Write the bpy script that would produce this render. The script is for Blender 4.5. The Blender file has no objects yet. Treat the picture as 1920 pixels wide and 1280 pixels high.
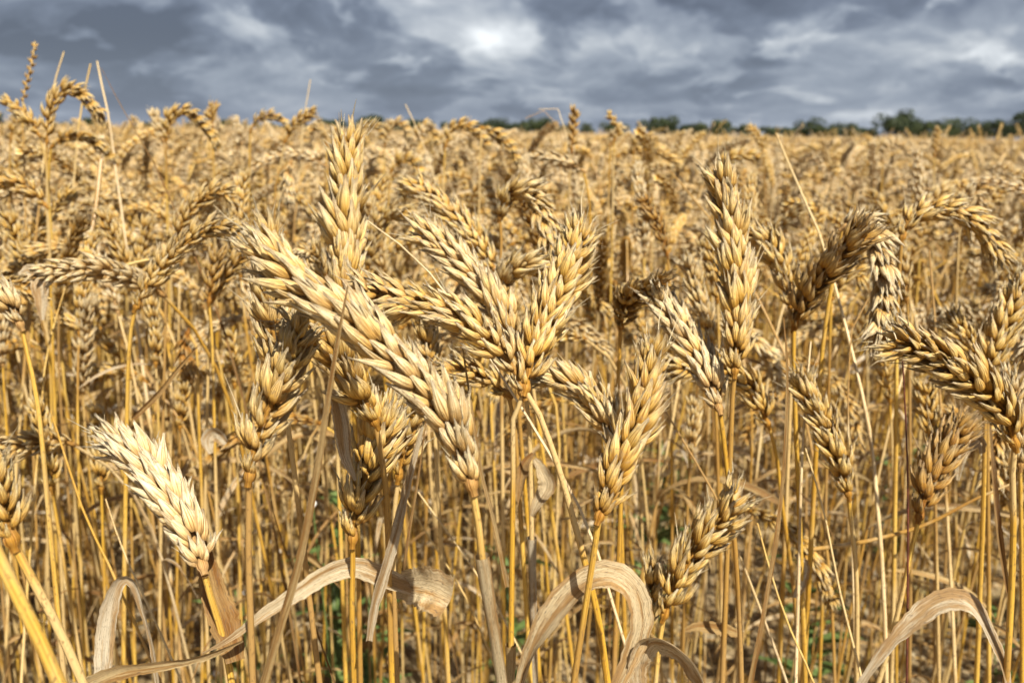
import bpy, math, random
import numpy as np
from mathutils import Vector, Matrix, Euler

rng = np.random.default_rng(11)
random.seed(11)
scene = bpy.context.scene
COL = scene.collection
R = math.radians

# ------------------------------------------------------------------ camera
F_MM = 30.0
FPX = 1920 * F_MM / 36.0
CAM_H = 0.86
PITCH, ROLL = R(13.7), R(0.85)
f0 = np.array([0, math.cos(PITCH), -math.sin(PITCH)])
r0 = np.array([1.0, 0, 0])
u0 = np.array([0, math.sin(PITCH), math.cos(PITCH)])
CR = math.cos(ROLL) * r0 + math.sin(ROLL) * u0
CU = math.cos(ROLL) * u0 - math.sin(ROLL) * r0
CF = f0
CP = np.array([0.0, 0.0, CAM_H])
cam = bpy.data.cameras.new("camera")
camo = bpy.data.objects.new("camera", cam)
COL.objects.link(camo)
camo.matrix_world = Matrix(((CR[0], CU[0], -CF[0], CP[0]), (CR[1], CU[1], -CF[1], CP[1]),
                            (CR[2], CU[2], -CF[2], CP[2]), (0, 0, 0, 1)))
cam.lens = F_MM
cam.sensor_width = 36
cam.clip_start, cam.clip_end = 0.01, 6000
cam.dof.use_dof = True
cam.dof.focus_distance = 0.345
cam.dof.aperture_fstop = 14.5
scene.camera = camo


def ray(px, py):
    return CF + CR * ((px - 960) / FPX) + CU * ((640 - py) / FPX)


def at(px, py, d):
    """the place seen at a pixel of the photograph, d metres in front of the camera"""
    return CP + ray(px, py) * d


def at_y(px, py, y):
    r = ray(px, py)
    return CP + r * (y / max(r[1], 1e-4))


def proj(p):
    q = np.asarray(p) - CP
    d = q @ CF
    return 960 + FPX * (q @ CR) / d, 640 - FPX * (q @ CU) / d, d


# ------------------------------------------------------------------ light
SUN_DIR = np.array([0.30, -0.60, 0.88])
SUN_DIR /= np.linalg.norm(SUN_DIR)
SUN_EL = math.asin(SUN_DIR[2])
SUN_AZ = math.atan2(SUN_DIR[0], SUN_DIR[1])
sl = bpy.data.lights.new("sun", 'SUN')
sl.energy = 5.0
sl.angle = R(0.6)
sl.color = (1.0, 0.94, 0.81)
so = bpy.data.objects.new("sun", sl)
COL.objects.link(so)
so.rotation_euler = Vector(-SUN_DIR).to_track_quat('-Z', 'Y').to_euler()
so.location = (-3, -3, 8)

scene.view_settings.view_transform = 'Standard'
scene.view_settings.look = 'None'
scene.view_settings.exposure = 1.03
scene.view_settings.gamma = 1.0
scene.cycles.max_bounces = 7
scene.cycles.diffuse_bounces = 4
scene.cycles.transmission_bounces = 4
scene.cycles.use_denoising = True


# ------------------------------------------------------------------ node helper
class NT:
    def __init__(self, tree):
        self.t = tree
        self.n = tree.nodes
        self.l = tree.links

    def node(self, typ, **kw):
        n = self.n.new(typ)
        for k, v in kw.items():
            setattr(n, k, v)
        return n

    def put(self, sock, v):
        if hasattr(v, 'bl_idname') or isinstance(v, bpy.types.NodeSocket):
            self.l.new(v, sock)
        else:
            sock.default_value = v

    def math(self, op, a, b=None, c=None, clamp=False):
        n = self.node('ShaderNodeMath', operation=op, use_clamp=clamp)
        for i, v in enumerate((a, b, c)):
            if v is not None:
                self.put(n.inputs[i], v)
        return n.outputs[0]

    def vmath(self, op, a, b=None):
        n = self.node('ShaderNodeVectorMath', operation=op)
        self.put(n.inputs[0], a)
        if b is not None:
            self.put(n.inputs[1], b)
        return n

    def mix(self, f, a, b, typ='MIX'):
        n = self.node('ShaderNodeMix', data_type='RGBA', blend_type=typ)
        self.put(n.inputs[0], f)
        self.put(n.inputs[6], a)
        self.put(n.inputs[7], b)
        return n.outputs[2]

    def ramp(self, f, stops):
        n = self.node('ShaderNodeValToRGB')
        el = n.color_ramp.elements
        while len(el) < len(stops):
            el.new(0.5)
        for e, (p, c) in zip(el, stops):
            e.position = p
            e.color = tuple(c) + (1,) if len(c) == 3 else c
        self.put(n.inputs[0], f)
        return n.outputs[0]

    def noise(self, vec, scale, detail=3, rough=0.5, dist=0.0, dims='3D'):
        n = self.node('ShaderNodeTexNoise', noise_dimensions=dims)
        self.put(n.inputs['Vector'], vec)
        self.put(n.inputs['Scale'], scale)
        n.inputs['Detail'].default_value = detail
        n.inputs['Roughness'].default_value = rough
        n.inputs['Distortion'].default_value = dist
        return n.outputs[0]

    def smooth(self, x, a, b, lo=0.0, hi=1.0):
        n = self.node('ShaderNodeMapRange', interpolation_type='SMOOTHSTEP')
        self.put(n.inputs[0], x)
        for i, v in enumerate((a, b, lo, hi)):
            n.inputs[i + 1].default_value = v
        return n.outputs[0]

    def comb(self, x, y, z):
        n = self.node('ShaderNodeCombineXYZ')
        for i, v in enumerate((x, y, z)):
            self.put(n.inputs[i], v)
        return n.outputs[0]


# ------------------------------------------------------------------ sky (clouds by direction, over a Nishita sky)
world = bpy.data.worlds.new("World")
scene.world = world
world.use_nodes = True
w = NT(world.node_tree)
w.n.clear()
tc = w.node('ShaderNodeTexCoord')
sep = w.node('ShaderNodeSeparateXYZ')
w.put(sep.inputs[0], tc.outputs['Generated'])
dx, dy, dz = sep.outputs
hgt = w.math('MULTIPLY', w.math('LOGARITHM', w.math('ADD', w.math('MAXIMUM', dz, -0.03), 0.07), math.e), 0.27)
pl = w.comb(w.math('MULTIPLY', dx, 0.8), dy, hgt)
warp = w.node('ShaderNodeTexNoise')
w.put(warp.inputs['Vector'], pl)
warp.inputs['Scale'].default_value = 5.5
warp.inputs['Detail'].default_value = 3
wv = w.vmath('SCALE', w.vmath('SUBTRACT', warp.outputs['Color'], (0.5, 0.5, 0.5)).outputs[0])
wv.inputs['Scale'].default_value = 0.10
pw = w.vmath('ADD', pl, wv.outputs[0]).outputs[0]
big = w.noise(w.vmath('ADD', pw, (3.1, 1.7, 0)).outputs[0], 3.4, 3, 0.5)
bank = w.noise(w.vmath('ADD', pw, (1.3, 8.2, 0)).outputs[0], 4.6, 5, 0.50)
bank_up = w.noise(w.vmath('ADD', pw, (1.3, 8.2, 0.03)).outputs[0], 4.6, 5, 0.50)
dark = w.noise(w.vmath('ADD', pw, (7.3, 2.2, 0)).outputs[0], 6.5, 5, 0.50)
puff = w.noise(w.vmath('ADD', pw, (4.1, 0.2, 3.0)).outputs[0], 12.0, 5, 0.52)
puff_up = w.noise(w.vmath('ADD', pw, (4.1, 0.2, 3.016)).outputs[0], 12.0, 5, 0.52)
fine = w.noise(pw, 30.0, 4, 0.55)


def lobe(px, py, k, amp):
    d = ray(px, py)
    d = d / np.linalg.norm(d)
    v = w.vmath('SUBTRACT', tc.outputs['Generated'], tuple(d))
    v = w.vmath('MULTIPLY', v.outputs[0], (1.0, 1.0, 2.0))
    q = w.vmath('DOT_PRODUCT', v.outputs[0], v.outputs[0]).outputs['Value']
    return w.math('MULTIPLY', w.math('EXPONENT', w.math('MULTIPLY', q, -k)), amp)


def toward(x, goal, f):
    return w.math('ADD', w.math('MULTIPLY', x, w.math('SUBTRACT', 1.0, f)), w.math('MULTIPLY', f, goal))


# layers of cloud one before the other: grey sheet, pale banks, dark bases, small puffs
cl = w.math('ADD', w.math('MULTIPLY', big, 0.55), 0.20)
cl = toward(cl, 0.60, w.smooth(bank, 0.44, 0.62, 0.0, 0.75))
cl = toward(cl, 0.27, w.smooth(dark, 0.49, 0.60, 0.0, 0.80))
cl = toward(cl, 0.64, w.smooth(puff, 0.52, 0.61, 0.0, 0.55))
cl = w.math('ADD', cl, w.math('MULTIPLY', w.math('SUBTRACT', bank, bank_up), 0.55))
cl = w.math('ADD', cl, w.math('MULTIPLY', w.math('SUBTRACT', puff, puff_up), 0.55))
cl = w.math('ADD', cl, w.math('MULTIPLY', w.math('SUBTRACT', fine, 0.5), 0.16))
for a in ((250, 30, 22, -0.12), (120, 130, 40, -0.05), (760, 110, 60, 0.08), (912, 72, 2600, 0.15), (945, 88, 90, 0.0),
          (1200, 40, 60, -0.09), (1500, 70, 40, 0.03), (1750, 120, 70, 0.06), (430, 90, 160, 0.05), (1010, 60, 90, 0.05), (1890, 60, 70, 0.04),
          (760, 215, 70, -0.07), (1000, 215, 100, -0.06)):
    cl = w.math('ADD', cl, lobe(*a))
ccol = w.ramp(cl, [(0.22, (0.085, 0.100, 0.138)), (0.38, (0.145, 0.170, 0.225)), (0.52, (0.255, 0.288, 0.345)),
                   (0.64, (0.43, 0.46, 0.50)), (0.80, (0.78, 0.81, 0.83))])
# air between here and the far clouds: bluer and flatter low down, with a pale strip on the horizon
ccol = w.mix(w.smooth(dz, 0.10, 0.0, 0.0, 0.42), ccol, (0.185, 0.232, 0.315, 1))
ccol = w.mix(w.smooth(dz, 0.026, -0.01, 0.0, 0.70), ccol, (0.33, 0.375, 0.45, 1))
ccol = w.mix(w.smooth(dz, 0.22, 0.6, 0.0, 0.75), ccol, (0.08, 0.088, 0.11, 1))   # unseen overhead sky, darkened to cut fill light and deepen shadows
# the sun stands in a wide gap behind the viewer
gap = w.vmath('DOT_PRODUCT', tc.outputs['Generated'], tuple(SUN_DIR)).outputs['Value']
gapf = w.smooth(gap, 0.70, 0.97, 0.0, 0.7)
sky = w.node('ShaderNodeTexSky', sky_type='NISHITA', sun_disc=False)
sky.sun_elevation = SUN_EL
sky.sun_rotation = SUN_AZ
bg1 = w.node('ShaderNodeBackground')
w.put(bg1.inputs[0], sky.outputs[0])
bg1.inputs[1].default_value = 0.1
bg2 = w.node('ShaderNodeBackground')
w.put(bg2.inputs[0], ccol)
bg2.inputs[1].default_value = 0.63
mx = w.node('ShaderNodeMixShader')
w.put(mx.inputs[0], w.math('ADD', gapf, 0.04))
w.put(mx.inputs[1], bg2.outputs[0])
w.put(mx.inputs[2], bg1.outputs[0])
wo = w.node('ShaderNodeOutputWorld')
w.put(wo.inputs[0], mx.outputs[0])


# ------------------------------------------------------------------ materials
def new_mat(name):
    m = bpy.data.materials.new(name)
    m.use_nodes = True
    t = NT(m.node_tree)
    t.n.clear()
    return m, t


def finish(t, col, rough, bump_h=None, bump_d=0.001, bump_s=0.5, transl=0.0, spec=0.3, tcol=None):
    b = t.node('ShaderNodeBsdfPrincipled')
    t.put(b.inputs['Base Color'], col)
    t.put(b.inputs['Roughness'], rough)
    b.inputs['Specular IOR Level'].default_value = spec
    out = t.node('ShaderNodeOutputMaterial')
    if bump_h is not None:
        bn = t.node('ShaderNodeBump')
        bn.inputs['Strength'].default_value = bump_s
        bn.inputs['Distance'].default_value = bump_d
        t.put(bn.inputs['Height'], bump_h)
        t.put(b.inputs['Normal'], bn.outputs[0])
    s = b.outputs[0]
    if transl:
        tr = t.node('ShaderNodeBsdfTranslucent')
        t.put(tr.inputs['Color'], tcol if tcol is not None else col)
        ms = t.node('ShaderNodeMixShader')
        ms.inputs[0].default_value = transl
        t.put(ms.inputs[1], s)
        t.put(ms.inputs[2], tr.outputs[0])
        s = ms.outputs[0]
    t.put(out.inputs[0], s)


def puv(t):
    a = t.node('ShaderNodeAttribute', attribute_name='puv')
    s = t.node('ShaderNodeSeparateXYZ')
    t.put(s.inputs[0], a.outputs['Vector'])
    return s.outputs[0], s.outputs[1], s.outputs[2]


def tone_of(t, stem=False):
    """object colour: red = tone of the thing, green = how much copies may stray from it"""
    oi = t.node('ShaderNodeObjectInfo')
    s = t.node('ShaderNodeSeparateColor')
    t.put(s.inputs[0], oi.outputs['Color'])
    rnd = t.math('SUBTRACT', oi.outputs['Random'], 0.5)
    tone = t.math('ADD', s.outputs[0], t.math('MULTIPLY', rnd, s.outputs[1]), clamp=True)
    return (t.math('SUBTRACT', tone, s.outputs[2], clamp=True) if stem else tone), oi.outputs['Random']


def mat_husk():
    m, t = new_mat("ripe_husk")
    u, v, rn = puv(t)
    tone, rnd = tone_of(t)
    co = t.node('ShaderNodeTexCoord').outputs['Object']
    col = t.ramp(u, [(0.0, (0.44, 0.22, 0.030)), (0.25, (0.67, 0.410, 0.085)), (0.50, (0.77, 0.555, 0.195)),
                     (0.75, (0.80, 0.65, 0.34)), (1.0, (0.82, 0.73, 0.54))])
    # each husk of its own shade
    hv = t.math('ADD', t.math('MULTIPLY', rn, 0.5), t.math('MULTIPLY', rnd, 0.25))
    col = t.mix(t.math('MULTIPLY', hv, 0.75), col, t.mix(1.0, col, (0.70, 0.58, 0.42, 1), 'MULTIPLY'))
    # ripeness: brown weathered - golden - bleached
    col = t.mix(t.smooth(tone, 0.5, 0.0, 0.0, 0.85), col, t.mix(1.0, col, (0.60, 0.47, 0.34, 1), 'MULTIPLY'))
    col = t.mix(t.math('MULTIPLY', t.smooth(tone, 0.5, 1.0, 0.0, 0.75), t.smooth(u, 0.0, 0.7, 0.25, 1.0)), col, (0.80, 0.70, 0.50, 1))
    # veins along the husk
    vv = t.comb(t.math('MULTIPLY', v, 7.0), t.math('MULTIPLY', u, 0.8), t.math('MULTIPLY', rn, 37.0))
    vein = t.noise(vv, 1.6, 2, 0.6)
    col = t.mix(t.smooth(vein, 0.56, 0.36, 0.0, 0.85), col, t.mix(1.0, col, (0.50, 0.36, 0.20, 1), 'MULTIPLY'))
    # torn dusty margins
    dst = t.noise(t.vmath('ADD', co, t.comb(rnd, 3.0, rn)).outputs[0], 420, 4, 0.65)
    col = t.mix(t.math('MULTIPLY', t.smooth(dst, 0.52, 0.66, 0.0, 0.55), t.smooth(v, 0.75, 0.15, 0.2, 1.0)), col, (0.33, 0.225, 0.115, 1))
    # grey-black mildew specks, most towards the tip
    sp = t.noise(t.vmath('ADD', co, t.comb(rnd, rn, 0.0)).outputs[0], 900, 3, 0.6)
    sp2 = t.noise(co, 170, 2, 0.5)
    spk = t.math('MULTIPLY', t.smooth(sp, 0.56, 0.72), t.smooth(sp2, 0.45, 0.62))
    spk = t.math('MULTIPLY', spk, t.smooth(u, 0.1, 0.75, 0.25, 0.9))
    col = t.mix(spk, col, (0.16, 0.125, 0.095, 1))
    edge = t.math('MULTIPLY', t.smooth(u, 0.88, 1.0, 0.0, 0.6), rn)
    col = t.mix(edge, col, (0.30, 0.19, 0.09, 1))
    finish(t, col, t.math('ADD', t.math('MULTIPLY', sp2, 0.25), 0.42), vein, 0.0012, 1.0, 0.16, 0.28)
    return m


def mat_stem():
    m, t = new_mat("ripe_stem")
    u, v, rn = puv(t)
    tone, rnd = tone_of(t, True)
    co = t.node('ShaderNodeTexCoord').outputs['Object']
    col = t.ramp(tone, [(0.0, (0.30, 0.19, 0.075)), (0.22, (0.38, 0.215, 0.045)), (0.45, (0.53, 0.315, 0.040)), (0.62, (0.60, 0.40, 0.095)),
                        (0.82, (0.56, 0.42, 0.20)), (1.0, (0.60, 0.49, 0.32))])
    st = t.noise(t.comb(t.math('MULTIPLY', v, 7.0), t.math('MULTIPLY', u, 14.0), t.math('MULTIPLY', rnd, 50.0)), 1.3, 3, 0.6)
    col = t.mix(t.smooth(st, 0.58, 0.38, 0.0, 0.75), col, t.mix(1.0, col, (0.55, 0.42, 0.26, 1), 'MULTIPLY'))
    pat = t.noise(t.vmath('MULTIPLY', co, (1, 1, 0.25)).outputs[0], 70, 3, 0.6)
    col = t.mix(t.smooth(pat, 0.48, 0.72, 0.0, 0.55), col, (0.47, 0.36, 0.20, 1))
    seg = t.noise(t.comb(t.math('MULTIPLY', u, 4.5), t.math('MULTIPLY', rnd, 190.0), 0.0), 1.0, 0, 0.5)
    col = t.mix(t.smooth(seg, 0.52, 0.55, 0.0, 0.75), col, (0.52, 0.385, 0.19, 1))
    seg2 = t.noise(t.comb(t.math('MULTIPLY', u, 3.5), t.math('MULTIPLY', rnd, 310.0), 7.0), 1.0, 0, 0.5)
    col = t.mix(t.smooth(seg2, 0.58, 0.62, 0.0, 0.8), col, (0.30, 0.165, 0.045, 1))
    sp = t.noise(t.vmath('MULTIPLY', co, (1, 1, 0.45)).outputs[0], 950, 3, 0.55)
    col = t.mix(t.smooth(sp, 0.56, 0.68, 0.0, 0.7), col, (0.17, 0.10, 0.04, 1))
    # node rings and sheath ends are marked in the third channel
    col = t.mix(t.math('MULTIPLY', rn, 0.75), col, (0.22, 0.12, 0.04, 1))
    finish(t, col, 0.36, st, 0.0005, 0.5, 0.0, 0.42)
    return m


def mat_leaf():
    m, t = new_mat("dry_leaf")
    u, v, rn = puv(t)
    tone, rnd = tone_of(t)
    co = t.node('ShaderNodeTexCoord').outputs['Object']
    st = t.noise(t.comb(t.math('MULTIPLY', v, 42.0), t.math('MULTIPLY', u, 1.1), t.math('MULTIPLY', rnd, 50.0)), 1.0, 4, 0.75)
    col = t.ramp(tone, [(0.0, (0.26, 0.15, 0.06)), (0.3, (0.40, 0.25, 0.09)), (0.55, (0.56, 0.41, 0.19)), (0.8, (0.64, 0.53, 0.34)), (1.0, (0.66, 0.60, 0.48))])
    col = t.mix(t.smooth(st, 0.60, 0.36, 0.0, 0.75), col, t.mix(1.0, col, (0.52, 0.43, 0.34, 1), 'MULTIPLY'))
    pat = t.noise(t.comb(t.math('MULTIPLY', v, 3.0), t.math('MULTIPLY', u, 2.2), t.math('MULTIPLY', rnd, 91.0)), 1.0, 5, 0.65)
    col = t.mix(t.smooth(pat, 0.44, 0.60, 0.0, 0.85), col, t.mix(1.0, col, (0.62, 0.42, 0.20, 1), 'MULTIPLY'))
    sp = t.noise(t.comb(t.math('MULTIPLY', v, 12.0), t.math('MULTIPLY', u, 14.0), rnd), 3.0, 3, 0.6)
    col = t.mix(t.smooth(sp, 0.56, 0.66, 0.0, 0.75), col, (0.13, 0.095, 0.065, 1))
    finish(t, col, 0.5, st, 0.0010, 0.9, 0.22, 0.35)
    return m


def mat_simple(name, c1, c2, scale=40, rough=0.6, transl=0.0, var=0.0):
    m, t = new_mat(name)
    co = t.node('ShaderNodeTexCoord').outputs['Object']
    n = t.noise(co, scale, 4, 0.6)
    col = t.mix(t.smooth(n, 0.35, 0.65), c1 + (1,), c2 + (1,))
    if var:
        oi = t.node('ShaderNodeObjectInfo')
        col = t.mix(t.math('MULTIPLY', oi.outputs['Random'], var), col, (0.30, 0.34, 0.12, 1), 'MULTIPLY')
    finish(t, col, rough, n, 0.002, 0.3, transl)
    return m


def mat_soil():
    m, t = new_mat("dry_soil")
    co = t.node('ShaderNodeTexCoord').outputs['Object']
    n1 = t.noise(co, 3.2, 5, 0.6)
    n2 = t.noise(co, 30, 5, 0.65)
    n3 = t.noise(co, 170, 3, 0.6)
    col = t.ramp(n2, [(0.30, (0.10, 0.068, 0.036)), (0.48, (0.22, 0.155, 0.08)), (0.62, (0.34, 0.26, 0.15)), (0.75, (0.46, 0.38, 0.25))])
    col = t.mix(t.smooth(n1, 0.52, 0.68, 0.0, 0.5), col, (0.17, 0.17, 0.055, 1))
    col = t.mix(t.smooth(n3, 0.58, 0.70, 0.0, 0.6), col, (0.48, 0.40, 0.27, 1))
    h = t.math('ADD', t.math('MULTIPLY', n2, 1.0), t.math('MULTIPLY', n3, 0.4))
    finish(t, col, 0.9, h, 0.02, 0.8, 0, 0.15)
    return m


def mat_crown():
    m, t = new_mat("tree_leaves")
    u, v, rn = puv(t)
    oi = t.node('ShaderNodeObjectInfo')
    a = t.mix(rn, (0.016, 0.026, 0.012, 1), (0.042, 0.058, 0.024, 1))
    b = t.mix(rn, (0.028, 0.038, 0.015, 1), (0.064, 0.078, 0.028, 1))
    finish(t, t.mix(oi.outputs['Random'], a, b), 0.6, None, transl=0.15, spec=0.2)
    return m


HUSK, STEM, LEAF = mat_husk(), mat_stem(), mat_leaf()
SOIL, CROWN = mat_soil(), mat_crown()
BARK = mat_simple("bark", (0.05, 0.04, 0.03), (0.10, 0.08, 0.06), 6, 0.9)
GREEN = mat_simple("weed_green", (0.07, 0.12, 0.030), (0.15, 0.20, 0.065), 120, 0.5, 0.25)
PETAL = mat_simple("white_petal", (0.72, 0.72, 0.68), (0.80, 0.80, 0.77), 200, 0.5, 0.2)
YELLOW = mat_simple("yellow_disc", (0.55, 0.38, 0.03), (0.65, 0.48, 0.05), 900, 0.7)
DOCK = mat_simple("dark_red_stem", (0.060, 0.018, 0.014), (0.13, 0.040, 0.024), 160, 0.4)
PEBBLE = mat_simple("pebble_stone", (0.20, 0.155, 0.09), (0.34, 0.28, 0.18), 60, 0.9)


# ------------------------------------------------------------------ mesh builder
class MB:
    def __init__(self):
        self.v, self.f, self.a, self.m = [], [], [], []
        self.n = 0

    def add(self, v, f, a, mat=0):
        self.v.append(np.asarray(v, float))
        self.f.append(np.asarray(f, int) + self.n)
        self.a.append(np.asarray(a, float))
        self.m.append(np.full(len(f), mat, int))
        self.n += len(v)

    def merge(self, other, M=None, rn=None):
        v, f, a, m = other.arrays()
        if M is not None:
            v = v @ M[:3, :3].T + M[:3, 3]
        self.v.append(v)
        self.f.append(f + self.n)
        self.a.append(a)
        self.m.append(m)
        self.n += len(v)

    def arrays(self):
        if len(self.v) > 1:
            self.v, self.f = [np.concatenate(self.v)], [np.concatenate(self.f)]
            self.a, self.m = [np.concatenate(self.a)], [np.concatenate(self.m)]
        return self.v[0], self.f[0], self.a[0], self.m[0]

    def mesh(self, name, mats, smooth=True):
        v, f, a, mi = self.arrays()
        me = bpy.data.meshes.new(name)
        me.vertices.add(len(v))
        me.vertices.foreach_set('co', v.astype(np.float32).ravel())
        me.loops.add(f.size)
        me.loops.foreach_set('vertex_index', f.astype(np.int32).ravel())
        me.polygons.add(len(f))
        me.polygons.foreach_set('loop_start', np.arange(0, f.size, 4, dtype=np.int32))
        me.polygons.foreach_set('material_index', mi.astype(np.int32))
        me.polygons.foreach_set('use_smooth', np.full(len(f), smooth))
        at_ = me.attributes.new('puv', 'FLOAT_VECTOR', 'POINT')
        at_.data.foreach_set('vector', a.astype(np.float32).ravel())
        for m in mats:
            me.materials.append(m)
        me.update(calc_edges=True)
        me.validate()
        return me

    def build(self, name, mats, parent=None, smooth=True):
        o = bpy.data.objects.new(name, self.mesh(name, mats, smooth))
        COL.objects.link(o)
        o.parent = parent
        return o


def tag(o, label=None, cat=None, group=None, kind=None, tone=None, stray=0.2):
    for k, v in (('label', label), ('category', cat), ('group', group), ('kind', kind)):
        if v:
            o[k] = v
    return o


def hue(o, tone, stray=0.2, green=0.0):
    o.color = (tone, stray, green, 1)
    return o


def empty(name, loc):
    o = bpy.data.objects.new(name, None)
    o.empty_display_size = 0.02
    COL.objects.link(o)
    o.location = Vector(loc)
    return o


def grid_faces(k, n, wrap=True):
    i = np.arange(k - 1)[:, None]
    j = np.arange(n if wrap else n - 1)[None, :]
    j2 = (j + 1) % n
    q = np.stack([i * n + j, i * n + j2, (i + 1) * n + j2, (i + 1) * n + j], axis=-1)
    return q.reshape(-1, 4)


def spline(P, n):
    """Catmull-Rom through P, n points evenly spaced along it"""
    P = np.asarray(P, float)
    if len(P) == 2:
        return P[0] + (P[1] - P[0]) * np.linspace(0, 1, n)[:, None]
    Q = np.vstack([2 * P[0] - P[1], P, 2 * P[-1] - P[-2]])
    out = []
    for i in range(1, len(Q) - 2):
        t = np.linspace(0, 1, 24, endpoint=False)[:, None]
        a, b, c, d = Q[i - 1], Q[i], Q[i + 1], Q[i + 2]
        out.append(0.5 * (2 * b + (c - a) * t + (2 * a - 5 * b + 4 * c - d) * t**2 + (3 * b - a - 3 * c + d) * t**3))
    out = np.vstack(out + [P[-1:]])
    s = np.concatenate([[0], np.cumsum(np.linalg.norm(np.diff(out, axis=0), axis=1))])
    g = np.linspace(0, s[-1], n)
    return np.stack([np.interp(g, s, out[:, i]) for i in range(3)], axis=1)


def frames(C, ref):
    """tangents and two normals carried along a curve; ref is the wished first normal"""
    T = np.gradient(C, axis=0)
    T /= np.linalg.norm(T, axis=1)[:, None] + 1e-12
    N = np.zeros_like(T)
    n = np.asarray(ref, float)
    for i in range(len(C)):
        n = n - T[i] * (n @ T[i])
        if np.linalg.norm(n) < 1e-6:
            n = np.cross(T[i], [0.3, 0.2, 0.9])
        n = n / np.linalg.norm(n)
        N[i] = n
    return T, N, np.cross(T, N)


def tube(mb, C, rad, n=8, mat=0, mark=0.0, u0=0.0, ref=(0.3, 1, 0.1), jit=0.0):
    C = np.asarray(C, float)
    k = len(C)
    rad = np.broadcast_to(np.asarray(rad, float), (k,))
    T, N, B = frames(C, ref)
    th = np.arange(n) * 2 * math.pi / n
    V = C[:, None, :] + rad[:, None, None] * (np.cos(th)[None, :, None] * N[:, None, :] + np.sin(th)[None, :, None] * B[:, None, :])
    s = np.concatenate([[0], np.cumsum(np.linalg.norm(np.diff(C, axis=0), axis=1))]) + u0
    A = np.zeros((k, n, 3))
    A[..., 0] = s[:, None]
    A[..., 1] = (1 - np.abs(2 * np.arange(n) / n - 1))[None, :]
    A[..., 2] = np.broadcast_to(np.asarray(mark, float), (k,))[:, None]
    mb.add(V.reshape(-1, 3), grid_faces(k, n), A.reshape(-1, 3), mat)


def ribbon(mb, C, width, ref, fold=0.25, twist=0.0, n=7, mat=0, wave=0.0):
    """a dry leaf blade: C centre line, width per point, ref the way its face looks at the start"""
    C = np.asarray(C, float)
    k = len(C)
    T, N, B = frames(C, ref)
    tw = np.asarray(twist, float) if np.ndim(twist) else np.linspace(0, twist, k)
    cs, sn = np.cos(tw)[:, None], np.sin(tw)[:, None]
    N2, B2 = N * cs + B * sn, B * cs - N * sn
    x = np.linspace(-1, 1, n)
    width = np.broadcast_to(np.asarray(width, float), (k,)) * (1 + rng.normal(0, .05, k))
    fd = np.broadcast_to(np.asarray(fold, float), (k,))
    V = C[:, None, :] + B2[:, None, :] * (x[None, :, None] * width[:, None, None] / 2 * np.cos(fd)[:, None, None]) \
        + N2[:, None, :] * ((np.abs(x) ** 1.4)[None, :, None] * width[:, None, None] / 2 * np.sin(fd)[:, None, None])
    if wave:
        ph = rng.uniform(0, 6, 2)
        sa = np.linspace(0, 1, k)
        wv_ = np.sin(sa * 23 + ph[0])[:, None] * np.maximum(x, 0)[None, :] + np.sin(sa * 17 + ph[1])[:, None] * np.maximum(-x, 0)[None, :]
        V += N2[:, None, :] * (wv_ * wave * width[:, None])[:, :, None]
    s = np.concatenate([[0], np.cumsum(np.linalg.norm(np.diff(C, axis=0), axis=1))])
    A = np.zeros((k, n, 3))
    A[..., 0] = s[:, None] * 12
    A[..., 1] = (x / 2 + 0.5)[None, :]
    mb.add(V.reshape(-1, 3), grid_faces(k, n, False), A.reshape(-1, 3), mat)


# ------------------------------------------------------------------ wheat: husk, spikelet, ear
PROFILE_U = np.array([0, .07, .18, .35, .52, .68, .82, .93, 1.0])
PROFILE_W = np.array([.34, .68, .94, 1.0, .88, .64, .36, .15, .015])


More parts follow.
